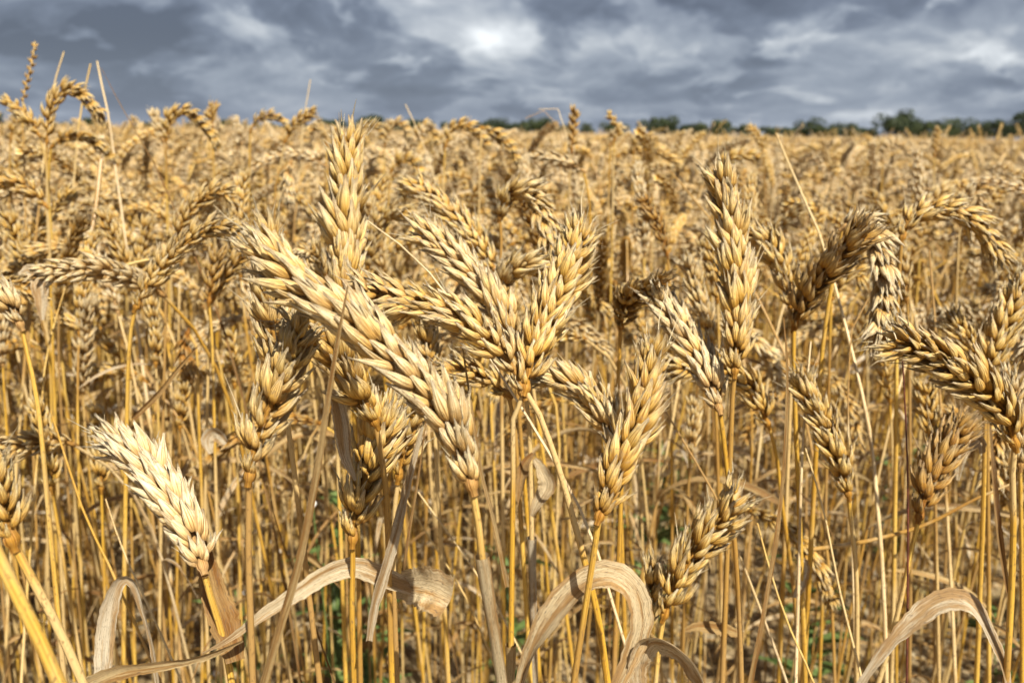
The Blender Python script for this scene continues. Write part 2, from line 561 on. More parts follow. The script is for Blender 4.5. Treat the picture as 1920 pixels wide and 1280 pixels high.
def husk(mb, M, L, W, TH, n, k, bow=0.1, rn=0.5, awn=0.0, g=None):
    """one pointed, keeled, boat shaped husk along +Z, its back to +X"""
    u = np.interp(np.linspace(0, 1, k), np.linspace(0, 1, 9), PROFILE_U)
    wd = np.interp(u, PROFILE_U, PROFILE_W)
    th = np.arange(n) * 2 * math.pi / n
    c, s = np.cos(th), np.sin(th)
    xr = np.where(c > 0, np.abs(c) ** 1.25, -0.50 * np.abs(c))
    X = TH / 2 * wd[:, None] * xr[None, :] + (bow * L * (np.sin(u * math.pi * 0.85)) - 0.02 * L * u**4)[:, None]
    Y = W / 2 * wd[:, None] * s[None, :] * np.ones(k)[:, None]
    Z = L * u[:, None] * np.ones(n)[None, :]
    if g is not None and TH > .0015:
        jag = g.uniform(-.07, .05, n) + .09 * np.maximum(c, 0) ** 2
        op = np.clip((u - .80) / .20, 0, 1)[:, None]
        Z = Z + L * jag[None, :] * op
        flare = op * g.uniform(.12, .30)
        X = X + TH / 2 * flare * xr[None, :]
        Y = Y + W / 2 * flare * s[None, :]
    if g is not None:
        X = X + g.normal(0, 0.03 * TH, X.shape) * (u[:, None] > .1)
        Y = Y + (g.normal(0, 0.10) * L * (u**2))[:, None]
    V = np.stack([X, Y, Z], -1).reshape(-1, 3)
    A = np.zeros((k, n, 3))
    A[..., 0] = u[:, None]
    A[..., 1] = (1 - np.abs(2 * np.arange(n) / n - 1))[None, :]
    A[..., 2] = rn
    V = V @ M[:3, :3].T + M[:3, 3]
    mb.add(V, grid_faces(k, n), A.reshape(-1, 3), 0)
    if awn:
        tip = M[:3, :3] @ np.array([bow * L * 0.4, 0, L * 0.96]) + M[:3, 3]
        d = M[:3, :3] @ np.array([0.25, 0.0, 1.0])
        d = d / np.linalg.norm(d)
        Cc = np.stack([tip + d * awn * q + np.array([0.02, 0.01, 0.0]) * awn * q * q for q in (0, .33, .66, 1)])
        b2 = MB()
        tube(b2, Cc, np.array([.00030, .00022, .00015, .00006]), 4)
        v_, f_, a_, m_ = b2.arrays()
        a_[:, 0] = 0.9
        a_[:, 2] = 0.3
        mb.merge(b2)


def rotm(ax, ang):
    return np.array(Matrix.Rotation(ang, 4, ax))


def trans(x, y, z):
    m = np.eye(4)
    m[:3, 3] = (x, y, z)
    return m


def spikelet(seed, n=8, k=9, level=2, awny=0.0, close=1.0):
    """fan of husks, stem side at the origin, growing up +Z, outward +X, fanned in Y (metres)"""
    g = np.random.default_rng(seed)
    mb = MB()
    mm = 0.001
    sp = g.uniform(0.75, 1.35)
    parts = []
    if level == 2:
        for s in (-1, 1):
            parts.append((s * 2.0, 0.0, 0.3, s * 23 * sp, 15, 9.2, 3.6, 2.6, s * 50))   # glumes
        for s in (-1, 1):
            parts.append((s * 1.4, 1.6, 1.5, s * 15 * sp, 28, 11.8, 3.5, 2.9, s * 26))  # outer florets
        parts.append((0.3, 2.8, 3.0, g.uniform(-8, 8), 22, 10.4, 3.2, 2.8, g.uniform(-15, 15)))
        parts.append((g.uniform(-1, 1), 0.6, 4.4, g.uniform(-12, 12), 10, 9.4, 3.2, 2.6, g.uniform(-60, 60)))
        for _ in range(3 if n > 6 else 1):   # papery inner scales standing out between the husks
            s = g.choice([-1, 1])
            parts.append((s * g.uniform(.6, 2.2), g.uniform(.4, 2.2), g.uniform(1, 3), s * g.uniform(5, 30), g.uniform(12, 36), g.uniform(10, 12.8), 2.0, 0.9, s * g.uniform(0, 50)))
    elif level == 1:
        for s in (-1, 1):
            parts.append((s * 1.9, 0.6, 0.5, s * 16 * sp, 18, 10.5, 4.9, 3.8, s * 40))
        parts.append((0.0, 2.0, 1.8, g.uniform(-5, 5), 26, 11.0, 4.8, 3.8, 0))
    else:
        parts.append((0.0, 1.2, 0.0, 0, 24, 13.0, 9.0, 6.0, 0))
    for (y0, x0, z0, ty, tx, L, W, TH, tw) in parts:
        j = g.normal(0, 1, 5)
        M = trans(x0 * mm, y0 * mm, z0 * mm) @ rotm('X', -R(ty * close + 2.5 * j[0])) @ rotm('Y', R(tx * close + 3.5 * j[1])) @ rotm('Z', R(tw + 8 * j[2]))
        q = 1 + 0.06 * j[3]
        husk(mb, M, L * mm * q, W * mm * q, TH * mm * q, n, k, 0.07, g.random(), awn=(g.uniform(.002, .009) if g.random() < awny else 0),
             g=g if level == 2 and n > 6 else None)
    return mb


SPK_HI = [spikelet(s, 10, 11, 2, 0.12, .82) for s in range(12)]
SPK_TIP = [spikelet(60 + s, 10, 11, 2, 0.55) for s in range(4)]
SPK_MID = [spikelet(20 + s, 6, 6, 2, 0.08, .78) for s in range(6)]
SPK_LOW = [spikelet(30 + s, 5, 5, 1, 0, .85) for s in range(4)]
SPK_FAR = [spikelet(40 + s, 4, 4, 0) for s in range(2)]
SPK_MESH = None


def ear_places(C, ref, L, width, g, npl=None, roll=0.0):
    """transforms for the spikelets of an ear along centre line C (base to tip)"""
    n = npl or max(8, int(round(L / 0.0049)))
    T, N, B = frames(C, ref)
    k = len(C)
    size = width / 0.0148
    out = []
    for i in range(n + 1):
        s = (i + 0.15) / (n + 0.6)
        q = s * (k - 1)
        i0 = min(int(q), k - 2)
        fr = q - i0
        p = C[i0] * (1 - fr) + C[i0 + 1] * fr
        t = T[i0] * (1 - fr) + T[i0 + 1] * fr
        t /= np.linalg.norm(t)
        a = roll + g.normal(0, 0.10) + s * 0.25
        x = math.cos(a) * N[i0] + math.sin(a) * B[i0]
        side = 1 if i % 2 == 0 else -1
        if i == n:
            x = math.cos(a + 1.57) * N[i0] + math.sin(a + 1.57) * B[i0]
        x = x - t * (x @ t)
        x /= np.linalg.norm(x)
        x *= side
        y = np.cross(t, x)
        sc = size * np.interp(s, [0, .06, .16, .5, .8, 1.0], [.55, .78, 1.0, 1.04, .92, .74]) * g.uniform(.86, 1.10)
        M = np.eye(4)
        M[:3, 0], M[:3, 1], M[:3, 2] = x, y, t
        J = rotm('X', g.normal(0, .10)) @ rotm('Y', g.normal(0, .09)) @ rotm('Z', g.normal(0, .18))
        M[:3, :3] = M[:3, :3] @ J[:3, :3] * sc
        M[:3, 3] = p + x * 0.0004 - (t * 0.006 * size if i == n else 0)
        out.append(M)
    return out


def ear_axis(mb, C, r=0.0011, n=6):
    """the zigzag rachis with its collar at the foot of the ear"""
    k = len(C)
    T, N, B = frames(C, (0.3, 1, .1))
    Cz = C + N * (0.0004 * np.where(np.arange(k) % 2, 1, -1))[:, None]
    tube(mb, Cz, np.linspace(r, r * .45, k), n, 0)
    c2 = C[0] + T[0] * np.array([-.004, -.002, -.001, .0005, .002, .004])[:, None]
    tube(mb, c2, np.array([.9, 1.0, 1.5, 1.6, 1.3, .8]) * r * 1.1, n, 0)


def stem_mesh(mb, C, r_top, r_bot, n=8, nodes=(), mat=0):
    k = len(C)
    s = np.concatenate([[0], np.cumsum(np.linalg.norm(np.diff(C, axis=0), axis=1))])
    rad = np.interp(s / s[-1], [0, .25, 1], [r_top, (r_top + r_bot) / 2 * 1.05, r_bot])
    mark = np.zeros(k)
    for q in nodes:
        d = np.abs(s - q * s[-1])
        rad = rad * (1 + 0.35 * np.exp(-(d / 0.004) ** 2))
        mark = np.maximum(mark, np.exp(-(d / 0.005) ** 2))
    tube(mb, C, rad, n, mat, mark)


# ------------------------------------------------------------------ library of whole stalks (for copies and for the field)
def stalk_curve(g, h, lean, neck, earbend, Le, ns, ne):
    """stem (root to ear) and ear centre lines in a vertical plane, with some wobble"""
    Ls = h
    s = np.linspace(0, 1, ns)
    ph = lean * s + neck * np.clip((s - .80) / .20, 0, 1) ** 1.6
    st = [np.zeros(3)]
    wob = g.normal(0, 0.03, 2)
    for i in range(1, ns):
        a = (ph[i] + ph[i - 1]) / 2
        d = np.array([math.sin(a), wob[0] * math.sin(3 * s[i]) + wob[1] * s[i], math.cos(a)])
        st.append(st[-1] + d * Ls / (ns - 1))
    st = np.array(st)
    e = [st[-1]]
    for i in range(1, ne):
        a = ph[-1] + earbend * (i / (ne - 1)) ** 0.9
        e.append(e[-1] + np.array([math.sin(a), wob[1], math.cos(a)]) * Le / (ne - 1))
    return st, np.array(e)


POSES = [  # lean, neck bend, ear bend in degrees, name
    (2, 4, 8, 'upright'), (5, 18, 22, 'leaning'), (4, 35, 50, 'nodding'), (6, 55, 75, 'arched'),
    (4, 80, 80, 'arched'), (3, 110, 55, 'hanging'), (7, 40, 95, 'arched'), (3, 10, 30, 'leaning'),
    (5, 75, 100, 'hanging'), (2, 25, 70, 'nodding')]


def random_leaf(mb, g, P, length, width, mat=0, droop=1.0, n=5, k=12):
    az = g.uniform(0, 6.28)
    h = np.array([math.cos(az), math.sin(az), 0])
    a0, a1 = R(g.uniform(10, 50)), R(g.uniform(110, 178)) * droop
    pts = [np.array(P, float)]
    for i in range(1, k):
        a = a0 + (a1 - a0) * (i / (k - 1)) ** .8
        pts.append(pts[-1] + (h * math.sin(a) + np.array([0, 0, 1]) * math.cos(a)) * length / (k - 1))
    wd = width * np.interp(np.linspace(0, 1, k), [0, .1, .5, .85, 1], [.5, .9, 1, .55, .05])
    ribbon(mb, np.array(pts), wd, np.cross(h, [0, 0, 1]) * .2 + h * -.3 + np.array([0, 0, 1.]), g.uniform(.1, .7), g.uniform(-2.2, 2.2), n, mat, .05)


def make_stalk_parts(seed, pose, spk, stem_n, ns, ne, leaves=1, ln=5, lk=12, npl=None, h=None):
    g = np.random.default_rng(seed)
    lean, neck, eb, nm = pose
    h = h or g.uniform(.66, .74)
    Le = g.uniform(.082, .110)
    st, ear = stalk_curve(g, h, R(lean * g.uniform(.5, 1.6)), R(neck * g.uniform(.85, 1.15)), R(eb * g.uniform(.85, 1.15)), Le, ns, ne)
    s_mb, e_mb, l_mbs = MB(), MB(), []
    r = g.uniform(.0011, .0015)
    tube(s_mb, st, np.linspace(r * 1.35, r * .85, ns), stem_n, 0, np.where(np.abs(np.linspace(0, 1, ns) - g.uniform(.45, .55)) < .02, 1, 0))
    ear_axis(e_mb, ear, r * .9, 4)
    roll = g.uniform(0, 3.14)
    for M in ear_places(ear, (0.2, 1, 0.1), Le, g.uniform(.0150, .0190), g, npl, roll):
        e_mb.merge(spk[g.integers(len(spk))], M)
    for i in range(leaves):
        lm = MB()
        random_leaf(lm, g, st[int(ns * g.uniform(.25, .84))], g.uniform(.06, .20), g.uniform(.003, .008), 0, g.uniform(.7, 1), ln, lk)
        l_mbs.append(lm)
    return s_mb, e_mb, l_mbs, nm


def joined_stalk(seed, pose, spk, stem_n, ns, ne, leaves, ln, lk, npl=None, mb=None, M=None, h=None):
    s_mb, e_mb, l_mbs, _ = make_stalk_parts(seed, pose, spk, stem_n, ns, ne, leaves, ln, lk, npl, h)
    mb = mb if mb is not None else MB()
    for part, mi in [(e_mb, 0), (s_mb, 1)] + [(x, 2) for x in l_mbs]:
        v, f, a, m = part.arrays()
        part.m = [np.full(len(f), mi)]
        mb.merge(part, M)
    return mb


# ------------------------------------------------------------------ ground
def value_noise(x, y, cell, seed):
    g = np.random.default_rng(seed)
    tab = g.random((64, 64))
    xi, yi = x / cell, y / cell
    x0, y0 = np.floor(xi).astype(int), np.floor(yi).astype(int)
    fx, fy = xi - x0, yi - y0
    fx, fy = fx * fx * (3 - 2 * fx), fy * fy * (3 - 2 * fy)
    t = lambda a, b: tab[a % 64, b % 64]
    return (t(x0, y0) * (1 - fx) + t(x0 + 1, y0) * fx) * (1 - fy) + (t(x0, y0 + 1) * (1 - fx) + t(x0 + 1, y0 + 1) * fx) * fy


def ground_z(x, y):
    near = np.exp(-((x / 6) ** 2 + (y / 6) ** 2))
    return (0.03 * (value_noise(x, y, .35, 1) - .5) + 0.022 * (value_noise(x, y, .09, 2) - .5) + 0.012 * (value_noise(x, y, .035, 3) - .5)) * (0.15 + .85 * near)


def axis(n, lo, hi, c=0.35):
    t = np.linspace(-1, 1, n)
    s = np.sign(t) * np.abs(t) ** 4.2
    return s * hi + t * c * 6


gx = axis(330, 0, 2500)
gy = axis(330, 0, 2500) + 1.5
GX, GY = np.meshgrid(gx, gy, indexing='ij')
gm = MB()
V = np.stack([GX, GY, ground_z(GX, GY)], -1).reshape(-1, 3)
gm.add(V, grid_faces(330, 330, False)[:, ::-1], np.zeros((len(V), 3)))
tag(gm.build('ground', [SOIL]), 'dry stony soil under the wheat', None, None, 'structure')

# ------------------------------------------------------------------ trees along the field's far edge
def make_tree(px, top, halfw, dist, seed, label):
    g = np.random.default_rng(seed)
    base = at(px, 300, dist)
    z_top = at(px, top, dist)[2]
    rad = halfw * 1.3 * dist / FPX
    H = z_top
    root = empty('field_tree', (base[0], base[1], 0))
    trunk = MB()
    tube(trunk, spline([(0, 0, -.1), (g.normal(0, .1), 0, H * .3), (g.normal(0, .3), g.normal(0, .3), H * .75)], 8), np.linspace(.28, .08, 8) * H / 8, 7)
    for i in range(6):
        a = g.uniform(0, 6.28)
        z0 = H * g.uniform(.22, .5)
        tube(trunk, spline([(0, 0, z0), (math.cos(a) * rad * .4, math.sin(a) * rad * .4, z0 + H * .15), (math.cos(a) * rad * .75, math.sin(a) * rad * .75, z0 + H * .22)], 6), np.linspace(.12, .03, 6) * H / 8, 5)
    trunk.build('trunk', [BARK], root)
    cr = MB()
    nb = 18
    skew = g.uniform(-.35, .35)
    for b in range(nb):
        a, q = g.uniform(0, 6.28), g.uniform(0, 1) ** .6
        zc = H * g.uniform(.28, .86)
        lim = math.sqrt(max(0.05, 1 - ((zc / H - .5) / .5) ** 2))
        c = np.array([math.cos(a) * rad * .80 * q * lim + skew * rad * (zc / H - .5), math.sin(a) * rad * .80 * q * lim, zc * g.uniform(.85, 1.0)])
        br = min(rad, H * .8) * g.uniform(.18, .46)
        n = 150
        d = g.normal(0, 1, (n, 3))
        d /= np.linalg.norm(d, axis=1)[:, None]
        p = c + d * (br * g.uniform(.55, 1.05, n) ** .6)[:, None] * np.array([1, 1, .8])
        p[:, 2] = np.clip(p[:, 2], H * .12, H * 1.0)
        sz = g.uniform(.10, .26, n) * rad / 4
        e1 = g.normal(0, 1, (n, 3))
        e1 /= np.linalg.norm(e1, axis=1)[:, None]
        e2 = np.cross(e1, d)
        e2 /= np.linalg.norm(e2, axis=1)[:, None] + 1e-9
        vv = np.stack([p - e1 * sz[:, None], p + e2 * sz[:, None] * .7, p + e1 * sz[:, None], p - e2 * sz[:, None] * .7], 1).reshape(-1, 3)
        A = np.zeros((n * 4, 3))
        A[:, 2] = np.repeat(g.random(n), 4)
        cr.add(vv, np.arange(n * 4).reshape(-1, 4), A)
    cr.build('crown', [CROWN], root, False)
    tag(root, label, 'tree', 'trees along the far field edge')


TREES = [
    (8, 222, 16, 'dark tree at the far left end of the treeline'), (70, 240, 30, 'low dark tree between the arched ears at far left'),
    (180, 233, 26, 'dark tree behind the tall bare straws at left'), (290, 240, 30, 'low tree right of the tall bare straws'),
    (440, 236, 34, 'low dark tree left of the tallest front ear'), (560, 240, 30, 'low tree under the thin upright straw'),
    (622, 234, 28, 'tree just left of the tallest front ear tip'), (705, 228, 34, 'tree just right of the tallest front ear tip'),
    (790, 234, 30, 'low dark tree above the field middle, left of centre'), (862, 238, 30, 'low tree left of the small round tree'),
    (934, 228, 20, 'small round tree near the middle of the horizon'), (1010, 234, 34, 'broad dark bush left of the lone brown ear'),
    (1100, 242, 14, 'tiny bush right of the lone brown ear'), (1150, 242, 26, 'low bush between the lone brown ear and the green tree'),
    (1240, 231, 40, 'broad brighter green tree right of the lone brown ear'), (1335, 235, 36, 'dark tree right of the broad green tree'),
    (1390, 243, 22, 'low dark bush above the tall upright right ear'), (1440, 250, 30, 'lowest bush left of the pointed dark tree'),
    (1512, 234, 28, 'dark rounded tree left of the tallest dark tree'), (1575, 241, 26, 'green bush between two taller dark trees'),
    (1675, 219, 38, 'tallest dark tree on the right horizon'), (1738, 232, 30, 'dark tree touching the right side of the tallest tree'),
    (1792, 234, 30, 'rounded dark tree second right of the tallest tree'), (1862, 237, 28, 'rounded low tree second from the right edge'),
    (1918, 214, 30, 'tall dark tree cut by the right picture edge'), (1292, 244, 24, 'low dark bush joining the green tree to its right neighbour'),
    (1478, 250, 24, 'low bush just left of the dark rounded tree'), (1545, 248, 20, 'low bush just right of the dark rounded tree'),
    (1618, 252, 24, 'low bush left of the tallest dark tree'), (1708, 240, 20, 'small tree overlapping the tallest dark tree'),
    (1765, 243, 22, 'low dark bush between two rounded right trees'), (1828, 246, 24, 'low dark bush right of the rounded right tree'),
    (1892, 240, 20, 'low tree at the foot of the right edge tree'), (1055, 246, 24, 'low dark bush behind the lone brown ear'),
    (905, 240, 22, 'low bush left of the small round tree at the horizon'), (965, 243, 22, 'low bush right of the small round tree at the horizon'),
    (750, 240, 28, 'low dark bush in the gap right of the tallest front ear'), (500, 242, 30, 'low dark bush between two thin skyline ears'),
    (370, 242, 30, 'low dark bush behind the arched skyline ear'), (125, 240, 28, 'low dark bush behind the tall arched ear')]
for i, (px, top, hw, lab) in enumerate(TREES):
    make_tree(px, top - (12 if px < 900 else 13), hw, 215 + 25 * math.sin(i * 2.3), 500 + i, lab)

# ------------------------------------------------------------------ the wheat field beyond the nearest stalks
NEAR_INDIV = 1.22   # metres from the camera up to which every stalk is its own object


def wheat_height(x, y):
    return 1.03 + 0.05 * (value_noise(x, y, 1.3, 8) - .5) + 0.06 * (value_noise(x, y, .4, 9) - .5)


def thin(x, y):
    """how full the stand is: thinner in front of the camera's right half"""
    a = np.clip((x + .15) / .5, 0, 1) * np.clip((2.6 - y) / 1.2, 0, 1)
    return 1 - 0.40 * a


def lib_objects():
    obs = []
    for i in range(14):   # 0..13 near stalks
        p = POSES[[3, 4, 6, 8, 9, 2, 5, 3, 6, 4, 1, 7, 0, 8][i]]
        mb = joined_stalk(100 + i, p, SPK_LOW, 5, 14, 10, 1 + i % 3, 4, 9)
        obs.append(bpy.data.objects.new('field_source', mb.mesh('field_source', [HUSK, STEM, LEAF])))
    weights = np.array([.4, .7, 1.3, 2.0, 2.0, 1.4, 2.0, .7, 1.6, 1.4])
    weights /= weights.sum()
    g = np.random.default_rng(77)
    far = []
    for i in range(4):
        far.append(joined_stalk(200 + i, POSES[[3, 4, 2, 6][i]], SPK_FAR, 3, 6, 5, 1, 2, 5, 9))
    farx = [joined_stalk(220 + i, POSES[[3, 4, 8, 1][i]], SPK_FAR, 3, 4, 4, 0, 2, 4, 6) for i in range(4)]
    for size, per, src, cnt in ((1.0, 190, None, 4), (4.0, 2000, farx, 3)):
        for v in range(cnt):
            mb = MB()
            if src is None:
                src_ = [joined_stalk(300 + v * 10 + j, POSES[g.choice(10, p=weights)], SPK_FAR, 3, 7, 6, 1, 2, 5, 11) for j in range(8)]
            else:
                src_ = src
            for q in range(per):
                x, y = g.uniform(-size / 2, size / 2, 2)
                a = g.uniform(0, 6.28)
                s = float(np.clip(g.normal(1, .065), .82, 1.14))
                M = trans(x, y, 0) @ rotm('Z', a) @ rotm('X', g.normal(0, .05))
                M[:3, :3] *= s
                mb.merge(src_[g.integers(len(src_))], M)
            obs.append(bpy.data.objects.new('field_source', mb.mesh('field_source', [HUSK, STEM, LEAF])))
    return obs


lib = lib_objects()
LIB_TOP = [max(v.co.z for v in o.data.vertices) for o in lib[:14]]
pts, rots, scl, idx = [], [], [], []
g = np.random.default_rng(5)
# single stalks from the end of the individuals to 5 m
x = g.uniform(-4.5, 4.5, 31000)
y = g.uniform(-.8, 5.2, 31000)
dd = np.hypot(x, y)
keep = (dd < 5) & (g.random(len(x)) < thin(x, y))
inwedge = (np.abs(x) < y * .74 + .12) & (y > 0)
keep &= ~(inwedge & (dd < NEAR_INDIV)) & ~((dd < .75) & (y < .35)) & ~((y < 0.2) & (dd < 1.0))
keep &= (np.abs(x) < y * .8 + 1.0) & (y > -.5)
x, y = x[keep], y[keep]
for a, b in zip(x, y):
    pts.append((a, b, -0.005))
    rots.append((g.normal(0, .07), g.normal(0, .07), g.uniform(0, 6.28)))
    kk = int(g.integers(14))
    top_ = .852 + (.03 if a < -.05 * b else 0) + abs(g.normal(0, .016))
    scl.append(float(min(wheat_height(a, b) * np.clip(g.normal(1, .06), .8, 1.10), top_ / LIB_TOP[kk])))
    idx.append(kk)
# one metre patches to 26 m, then four metre patches to the treeline
for j in range(-40, 41):
    for i in range(3, 27):
        a, b = j + .0, i + .5
        d = math.hypot(a, b)
        if abs(a) > b * .78 + 2 or d < 4.6 or d > 27:
            continue
        pts.append((a + g.uniform(-.1, .1), b + g.uniform(-.1, .1), 0))
        rots.append((0, 0, g.integers(4) * 1.5708 + g.normal(0, .1)))
        scl.append(float(wheat_height(np.array(a), np.array(b))) * g.uniform(.98, 1.03))
        idx.append(14 + int(g.integers(4)))
for j in range(-60, 61):
    for i in range(6, 52):
        a, b = j * 4.0, i * 4.0 + 2
        d = math.hypot(a, b)
        if abs(a) > b * .80 + 4 or d < 25 or d > 205:
            continue
        pts.append((a, b, 0))
        rots.append((0, 0, g.integers(4) * 1.5708))
        scl.append(g.uniform(.98, 1.04))
        idx.append(18 + int(g.integers(3)))
fm = bpy.data.meshes.new('wheat_field')
fm.from_pydata(pts, [], [])
fm.attributes.new('rot', 'FLOAT_VECTOR', 'POINT').data.foreach_set('vector', np.array(rots, np.float32).ravel())
fm.attributes.new('scl', 'FLOAT', 'POINT').data.foreach_set('value', np.array(scl, np.float32))
fm.attributes.new('idx', 'INT', 'POINT').data.foreach_set('value', np.array(idx, np.int32))
for m in (HUSK, STEM, LEAF):
    fm.materials.append(m)
field = bpy.data.objects.new('wheat_field', fm)
COL.objects.link(field)
tag(field, 'ripe golden wheat filling the field out to the treeline', 'wheat field', None, 'stuff')
hue(field, 0.80, 0.75, 0.34)   # the stems of the field are less bleached than its ears
ng = bpy.data.node_groups.new('wheat_scatter', 'GeometryNodeTree')
ng.interface.new_socket('Geometry', in_out='INPUT', socket_type='NodeSocketGeometry')
ng.interface.new_socket('Geometry', in_out='OUTPUT', socket_type='NodeSocketGeometry')
gi, go = ng.nodes.new('NodeGroupInput'), ng.nodes.new('NodeGroupOutput')
jn = ng.nodes.new('GeometryNodeJoinGeometry')


def named(dt, name):
    n = ng.nodes.new('GeometryNodeInputNamedAttribute')
    n.data_type = dt
    n.inputs['Name'].default_value = name
    return n.outputs['Attribute']


a_rot, a_scl, a_idx = named('FLOAT_VECTOR', 'rot'), named('FLOAT', 'scl'), named('INT', 'idx')
e2r = ng.nodes.new('FunctionNodeEulerToRotation')
ng.links.new(a_rot, e2r.inputs[0])
for k, ob in enumerate(lib):
    oi = ng.nodes.new('GeometryNodeObjectInfo')
    oi.inputs['Object'].default_value = ob
    cmp_ = ng.nodes.new('FunctionNodeCompare')
    cmp_.data_type = 'INT'
    cmp_.operation = 'EQUAL'
    ng.links.new(a_idx, cmp_.inputs[2])
    cmp_.inputs[3].default_value = k
    ip = ng.nodes.new('GeometryNodeInstanceOnPoints')
    ng.links.new(gi.outputs[0], ip.inputs['Points'])
    ng.links.new(cmp_.outputs[0], ip.inputs['Selection'])
    ng.links.new(oi.outputs['Geometry'], ip.inputs['Instance'])
    ng.links.new(e2r.outputs[0], ip.inputs['Rotation'])
    ng.links.new(a_scl, ip.inputs['Scale'])
    ng.links.new(ip.outputs[0], jn.inputs[0])
ng.links.new(jn.outputs[0], go.inputs[0])
field.modifiers.new('scatter', 'NODES').node_group = ng

# ------------------------------------------------------------------ stalks nearest the camera, one by one
SPK_ME = [s.mesh('spikelet', [HUSK]) for s in SPK_HI]
TIP_ME = [s.mesh('spikelet', [HUSK]) for s in SPK_TIP]
HERO_GROUP = 'wheat stalks at the near edge of the field'
LAND = []          # (label words, px, py) of ears that can serve as landmarks
ROOTS = {}
EARS = []          # where the hand placed ears are seen, with their distance


def bez(P0, P1, P2, P3, n):
    t = np.linspace(0, 1, n)[:, None]
    return (1 - t)**3 * P0 + 3 * (1 - t)**2 * t * P1 + 3 * (1 - t) * t * t * P2 + t**3 * P3


def to_ground(P, d, n=14, spread=.05):
    """carry a stem on from P (going down along d) to the soil"""
    d = np.asarray(d, float)
    d = d / np.linalg.norm(d)
    if d[2] > -.3:
        d = np.array([d[0], d[1], -.6])
        d /= np.linalg.norm(d)
    z = P[2]
    h = np.array([d[0], d[1], 0]) / max(-d[2], .3)
    hl = np.linalg.norm(h)
    h = h * min(1.0, .30 / (hl + 1e-6))
    root = np.array([P[0], P[1], 0]) + h * z * .75
    root[2] = ground_z(root[0], root[1]) - .01
    return bez(P, P + d * z * .3, root + np.array([0, 0, z * .3]) - h * z * .1, root, n), root


def hero(key, label, ear, d0, d1, w, roll, tone, stem=(), lean=.04, detail=2, awns=(), stone=None, r=.00135, land=None, Lmin=0):
    gq = np.random.default_rng(abs(hash(key)) % 1 + sum(ord(c) * (i + 7) for i, c in enumerate(key)))
    E = np.array([(e[0], e[1]) for e in ear], float)
    sl_ = np.concatenate([[0], np.cumsum(np.linalg.norm(np.diff(E, axis=0), axis=1))])
    sl_ /= sl_[-1]
    P = np.array([at(e[0], e[1], e[2] if len(e) > 2 else d0 + (d1 - d0) * s) for e, s in zip(ear, sl_)])
    C = spline(P, 40)
    L = np.linalg.norm(np.diff(C, axis=0), axis=1).sum()
    base, T0 = C[0], C[1] - C[0]
    T0 = T0 / np.linalg.norm(T0)
    # stem: seen points first, then on to the soil
    S = [base - T0 * .001]
    for (px, py) in stem:
        z_guess = at(px, py, d0)[2]
        S.append(at_y(px, py, base[1] + lean * (base[2] - z_guess)))
    if len(S) == 1:
        S = [base - T0 * .001, base - T0 * .035 + np.array([0, 0, -.012])]
    S = np.array(S)
    low, root = to_ground(S[-1], S[-1] - S[-2])
    SC = spline(np.vstack([S, low[2:]]), 60)
    ro = empty('wheat_stalk', root)
    tag(ro, label, 'wheat stalk', HERO_GROUP)
    SC = SC - root
    C = C - root
    sm = MB()
    stem_mesh(sm, SC, r * .82, r * 1.35, 8, (gq.uniform(.30, .42), gq.uniform(.62, .72)))
    hue(sm.build('stem', [STEM], ro), stone if stone is not None else gq.uniform(.36, .62), .1)
    view = C[20] + root - CP
    ref = np.cross(C[1] - C[0], view)
    em = MB()
    ear_axis(em, C, r * .95, 6)
    wd = w * ((d0 + d1) / 2) / FPX
    if detail == 2:
        eo = hue(em.build('ear', [HUSK], ro), tone, .1)
        pl = ear_places(C, ref, L, wd, gq, max(int(Lmin), int(np.clip(round(L / .0045), 8, 26))), R(roll))
        for i, M in enumerate(pl):
            me = TIP_ME[gq.integers(4)] if i >= len(pl) - 3 else SPK_ME[gq.integers(12)]
            so_ = bpy.data.objects.new('spikelet', me)
            COL.objects.link(so_)
            so_.parent = eo
            so_.matrix_local = Matrix(M)
            hue(so_, float(np.clip(tone + gq.normal(0, .05), 0, 1)), .1)
    else:
        for M in ear_places(C, ref, L, wd, gq, None, R(roll)):
            em.merge(SPK_MID[gq.integers(len(SPK_MID))], M)
        eo = hue(em.build('ear', [HUSK], ro), tone, .1)
    for (ax, ay, bx, by) in awns:
        a_, b_ = at(ax, ay, d1) - root, at(bx, by, d1 + .005) - root
        am = MB()
        mid = (a_ + b_) / 2 + gq.normal(0, .0012, 3)
        tube(am, spline([a_, mid, b_], 9), np.linspace(.00032, .00008, 9), 5)
        v_, f_, p_, m_ = am.arrays()
        p_[:, 0], p_[:, 2] = .8, .2
        hue(am.build('awn', [HUSK], eo), .8, 0)
    EARS.extend((*proj(C[i] + root),) for i in range(0, 40, 6))
    ROOTS[key] = (ro, root, SC)
    cpx = E[len(E) // 2]
    LAND.append((land, cpx[0], cpx[1]) if land else (None, cpx[0], cpx[1]))
    return ro


